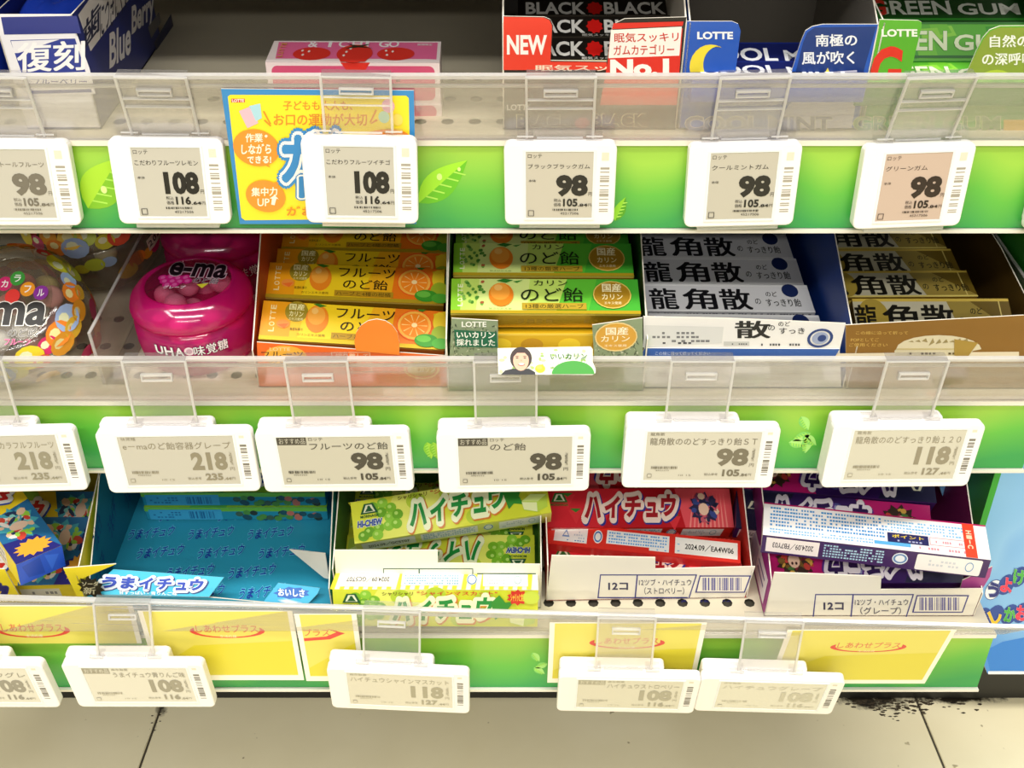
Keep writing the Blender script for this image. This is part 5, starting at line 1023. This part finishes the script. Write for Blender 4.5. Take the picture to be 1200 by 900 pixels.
a.t('Blue', 128, 30, 153, 72, 'eceaf0', .03, slope=.45).t('Berry', 154, -3, 180, 40, 'eceaf0', .03, slope=.50).p([(173, 32), (186, 14), (188, 26), (177, 45)], '6a6a70').p([(180, 50), (200, 16), (205, 42), (187, 70)], '3a3c58').p([(182.5, 50), (199, 20), (203, 41), (188, 65)], '20285c')
a.obj('carton_print', t)
def bag(m, lb, sx, sy, sz, seed):
    bm = bmesh.new(); bmesh.ops.create_icosphere(bm, subdivisions=4, radius=1); rr = random.Random(seed); ph = [rr.random()*6 for _ in range(6)]
    for v in bm.verts:
        x, y, z = v.co; f = max(abs(x), abs(y)); q = (abs(x)**3.2+abs(y)**3.2)**(1/3.2)
        k = 1 if q < 1e-5 else min(1.25, math.hypot(x, y)/q+.02)
        zz = z*(1+.18*math.sin(5*x+ph[0])*math.cos(6*y+ph[1])+.10*math.sin(13*x+ph[2]+4*y)+.06*math.sin(21*y+ph[3]-7*x)); v.co = (x*k*sx, y*k*sy, zz*sz)
    me = bpy.data.meshes.new('bag'); bm.to_mesh(me); bm.free(); me.materials.append(M('1f3fb4', .18)); [setattr(p, 'use_smooth', True) for p in me.polygons]
    t = empty('candy_bag', m, lb, 'candy bag', 'blue gum bags'); link('bag_film', me, t); return t
bag(shelf_mat(1, -.2262, .058, 0, .050), 'glossy blue gum bag on top inside the blueberry carton', .0165, .039, .0085, 1)
bag(shelf_mat(1, -.2262, .058, 4, .031), 'lower glossy blue gum bag inside the blueberry carton', .0165, .039, .0085, 2)
bag(shelf_mat(1, -.2640, .060, 0, .0345) @ Matrix.Rotation(R(80), 4, 'Y'), 'glossy blue gum bag standing left of the blueberry carton', .0330, .040, .0070, 3)
# yellow and blue poster in front of the upper fence
PMx = Matrix.Translation((-.0915, .5010, .4778)) @ Matrix.Rotation(R(99), 4, 'X')
t = empty('fence_poster', PMx, 'yellow poster with a blue border hanging on the upper shelf fence', 'poster')
PF = Face((0, 0, 0), (1, 0, 0), (0, -1, 0), 1, 1, PMx)
panel(t, 'poster_sheet', PF, [(259, 104), (485, 106), (488, 262.5), (281, 262.5)], .0004, M('2b86c8', .35), M('e8e4dc', .5), True)
a = Art().on(PF, True)
a.p([(267, 113), (270, 111), (476, 112), (479, 115), (482, 256), (287, 258), (283, 255)], 'f8e024')
a.r(271, 115.5, 287, 120, 'c8382a').t('LOTTE', 272, 116, 286, 119.5, 'f8f0e8', .03).t('子どもも大人も、', 332, 118, 413, 129, 'e08a1c', .018).t('お口の運動が大切', 321, 133, 430, 147, 'e08a1c', .03)
a.p([(280, 130), (292, 125), (303, 144), (290, 150)], 'f0b8c8').p([(292, 124), (305, 121), (307, 138), (300, 142)], 'a8d4e4').e(455, 124, 7.5, 8, 'f0b8d0').e(450, 137, 6.5, 7, 'b8dcc0').e(466, 140, 6, 7, 'f4d860')
a.p([(308, 130), (310, 130), (318, 145), (316, 145)], 'e08a1c').p([(309, 141), (311, 140), (318, 147), (317, 148)], 'e08a1c').p([(440, 128), (442, 129), (435, 143), (433, 143)], 'e08a1c').p([(441, 139), (443, 141), (435, 145), (434, 144)], 'e08a1c')
a.e(300.5, 173, 27, 21.5, 'ee9228', 28).p([(303, 190), (312, 190), (317, 196)], 'ee9228').t('作業', 288, 156, 308, 166, 'f8f0dc', .03).t('しながら', 283, 168, 318, 180, 'f8f0dc', .03, slope=.05).t('できる!', 290, 182, 318, 191, 'f8f0dc', .03, slope=.05).p([(312, 157), (314, 159), (312, 161), (310, 159)], 'f8f0dc')
a.e(311.5, 229.5, 23, 18.5, 'ee9228', 28).p([(318, 214), (328, 212), (323, 219)], 'ee9228').t('集中力', 295, 219, 325, 229, 'f8f0dc', .03, slope=.08).t('UP', 302, 232, 316, 241, 'f8f0dc', .01).p([(318, 239), (322, 240), (324, 232), (327, 233), (322, 228), (316, 232), (319, 232)], 'f8f0dc')
a.e(455, 158, 24, 7, 'ee9228').t('ガ', 332, 157, 374, 211, '2b86c8', .05, out=[('2b86c8', .17), ('f8f4ee', .11)]).t('ム', 378, 157, 412, 211, '2b86c8', .05, out=[('2b86c8', .17), ('f8f4ee', .11)]).t('ト', 352, 207, 372, 230, '2b86c8', .05, out=[('2b86c8', .15), ('f8f4ee', .11)])
a.t('がおすすめ', 336, 241, 420, 252, 'e08a1c', .02); a.obj('poster_print', t)
# standing blue display board at the right with rainbow lettering
BMx = Matrix.Translation((0, .560, 0)) @ Matrix.Rotation(R(90), 4, 'X'); t = empty('display_board', BMx, 'light blue display board with rainbow lettering at the lower right', 'sign')
BF = Face((0, 0, 0), (1, 0, 0), (0, -1, 0), 1, 1, BMx)
ol = [BF.px(1157, 789), BF.px(1150, 770), BF.px(1138, 690), BF.px(1098, 560), BF.px(1085, 500)]
pts = [(.52, BF.px(1157, 790)[1])]+ol+[(ol[-1][0]-.002, -.300), (.52, -.300)]
RB = ramp_mat('board_print', [(0., '4a90dc'), (.45, '8cc0ec'), (1., '6cacdf')], 1, .05, .30)
panel(t, 'board_sheet', BF, [p for p in pts], .006, RB, M('dfe4e8', .5))
a = Art().on(BF, True)
a.p([(1160, 786), (1155, 762), (1175, 752), (1210, 745), (1300, 740), (1300, 787)], '2f7fd4').r(1158, 786.5, 1300, 790, 'eef4f8')
for ch, x, y, c, ro in (('う', 1164, 691, '232a78', 12), ('よ', 1179, 685, 'e03a5a', 10), ('け', 1194, 676, '4fb04a', 8), ('な', 1151, 724, '232a78', -40), ('し', 1166, 721, 'ecc02a', -30), ('か', 1183, 720, '4fb04a', 10), ('お', 1197, 718, 'e03a5a', 10), ('お', 1212, 668, 'ecc02a', 0), ('い', 1212, 712, '3a8ad8', 0)):
    a.e(x, y, 9.6, 12, '2a4a9a', 16); a.k = 6; a.e(x, y, 9, 11.2, 'f4f6fa', 16)
for ch, x, y, c, ro in (('う', 1164, 691, '232a78', 12), ('よ', 1179, 685, 'e03a5a', 10), ('け', 1194, 676, '4fb04a', 8), ('な', 1151, 724, '232a78', -40), ('し', 1166, 721, 'ecc02a', -30), ('か', 1183, 720, '4fb04a', 10), ('お', 1197, 718, 'e03a5a', 10)):
    a.k = 22; a.t(ch, x-7, y-9, x+7, y+9, c, .05, out=[('2a4a9a', .075), ('f4f6fa', .055)], rot=ro)
a.obj('board_print', t)
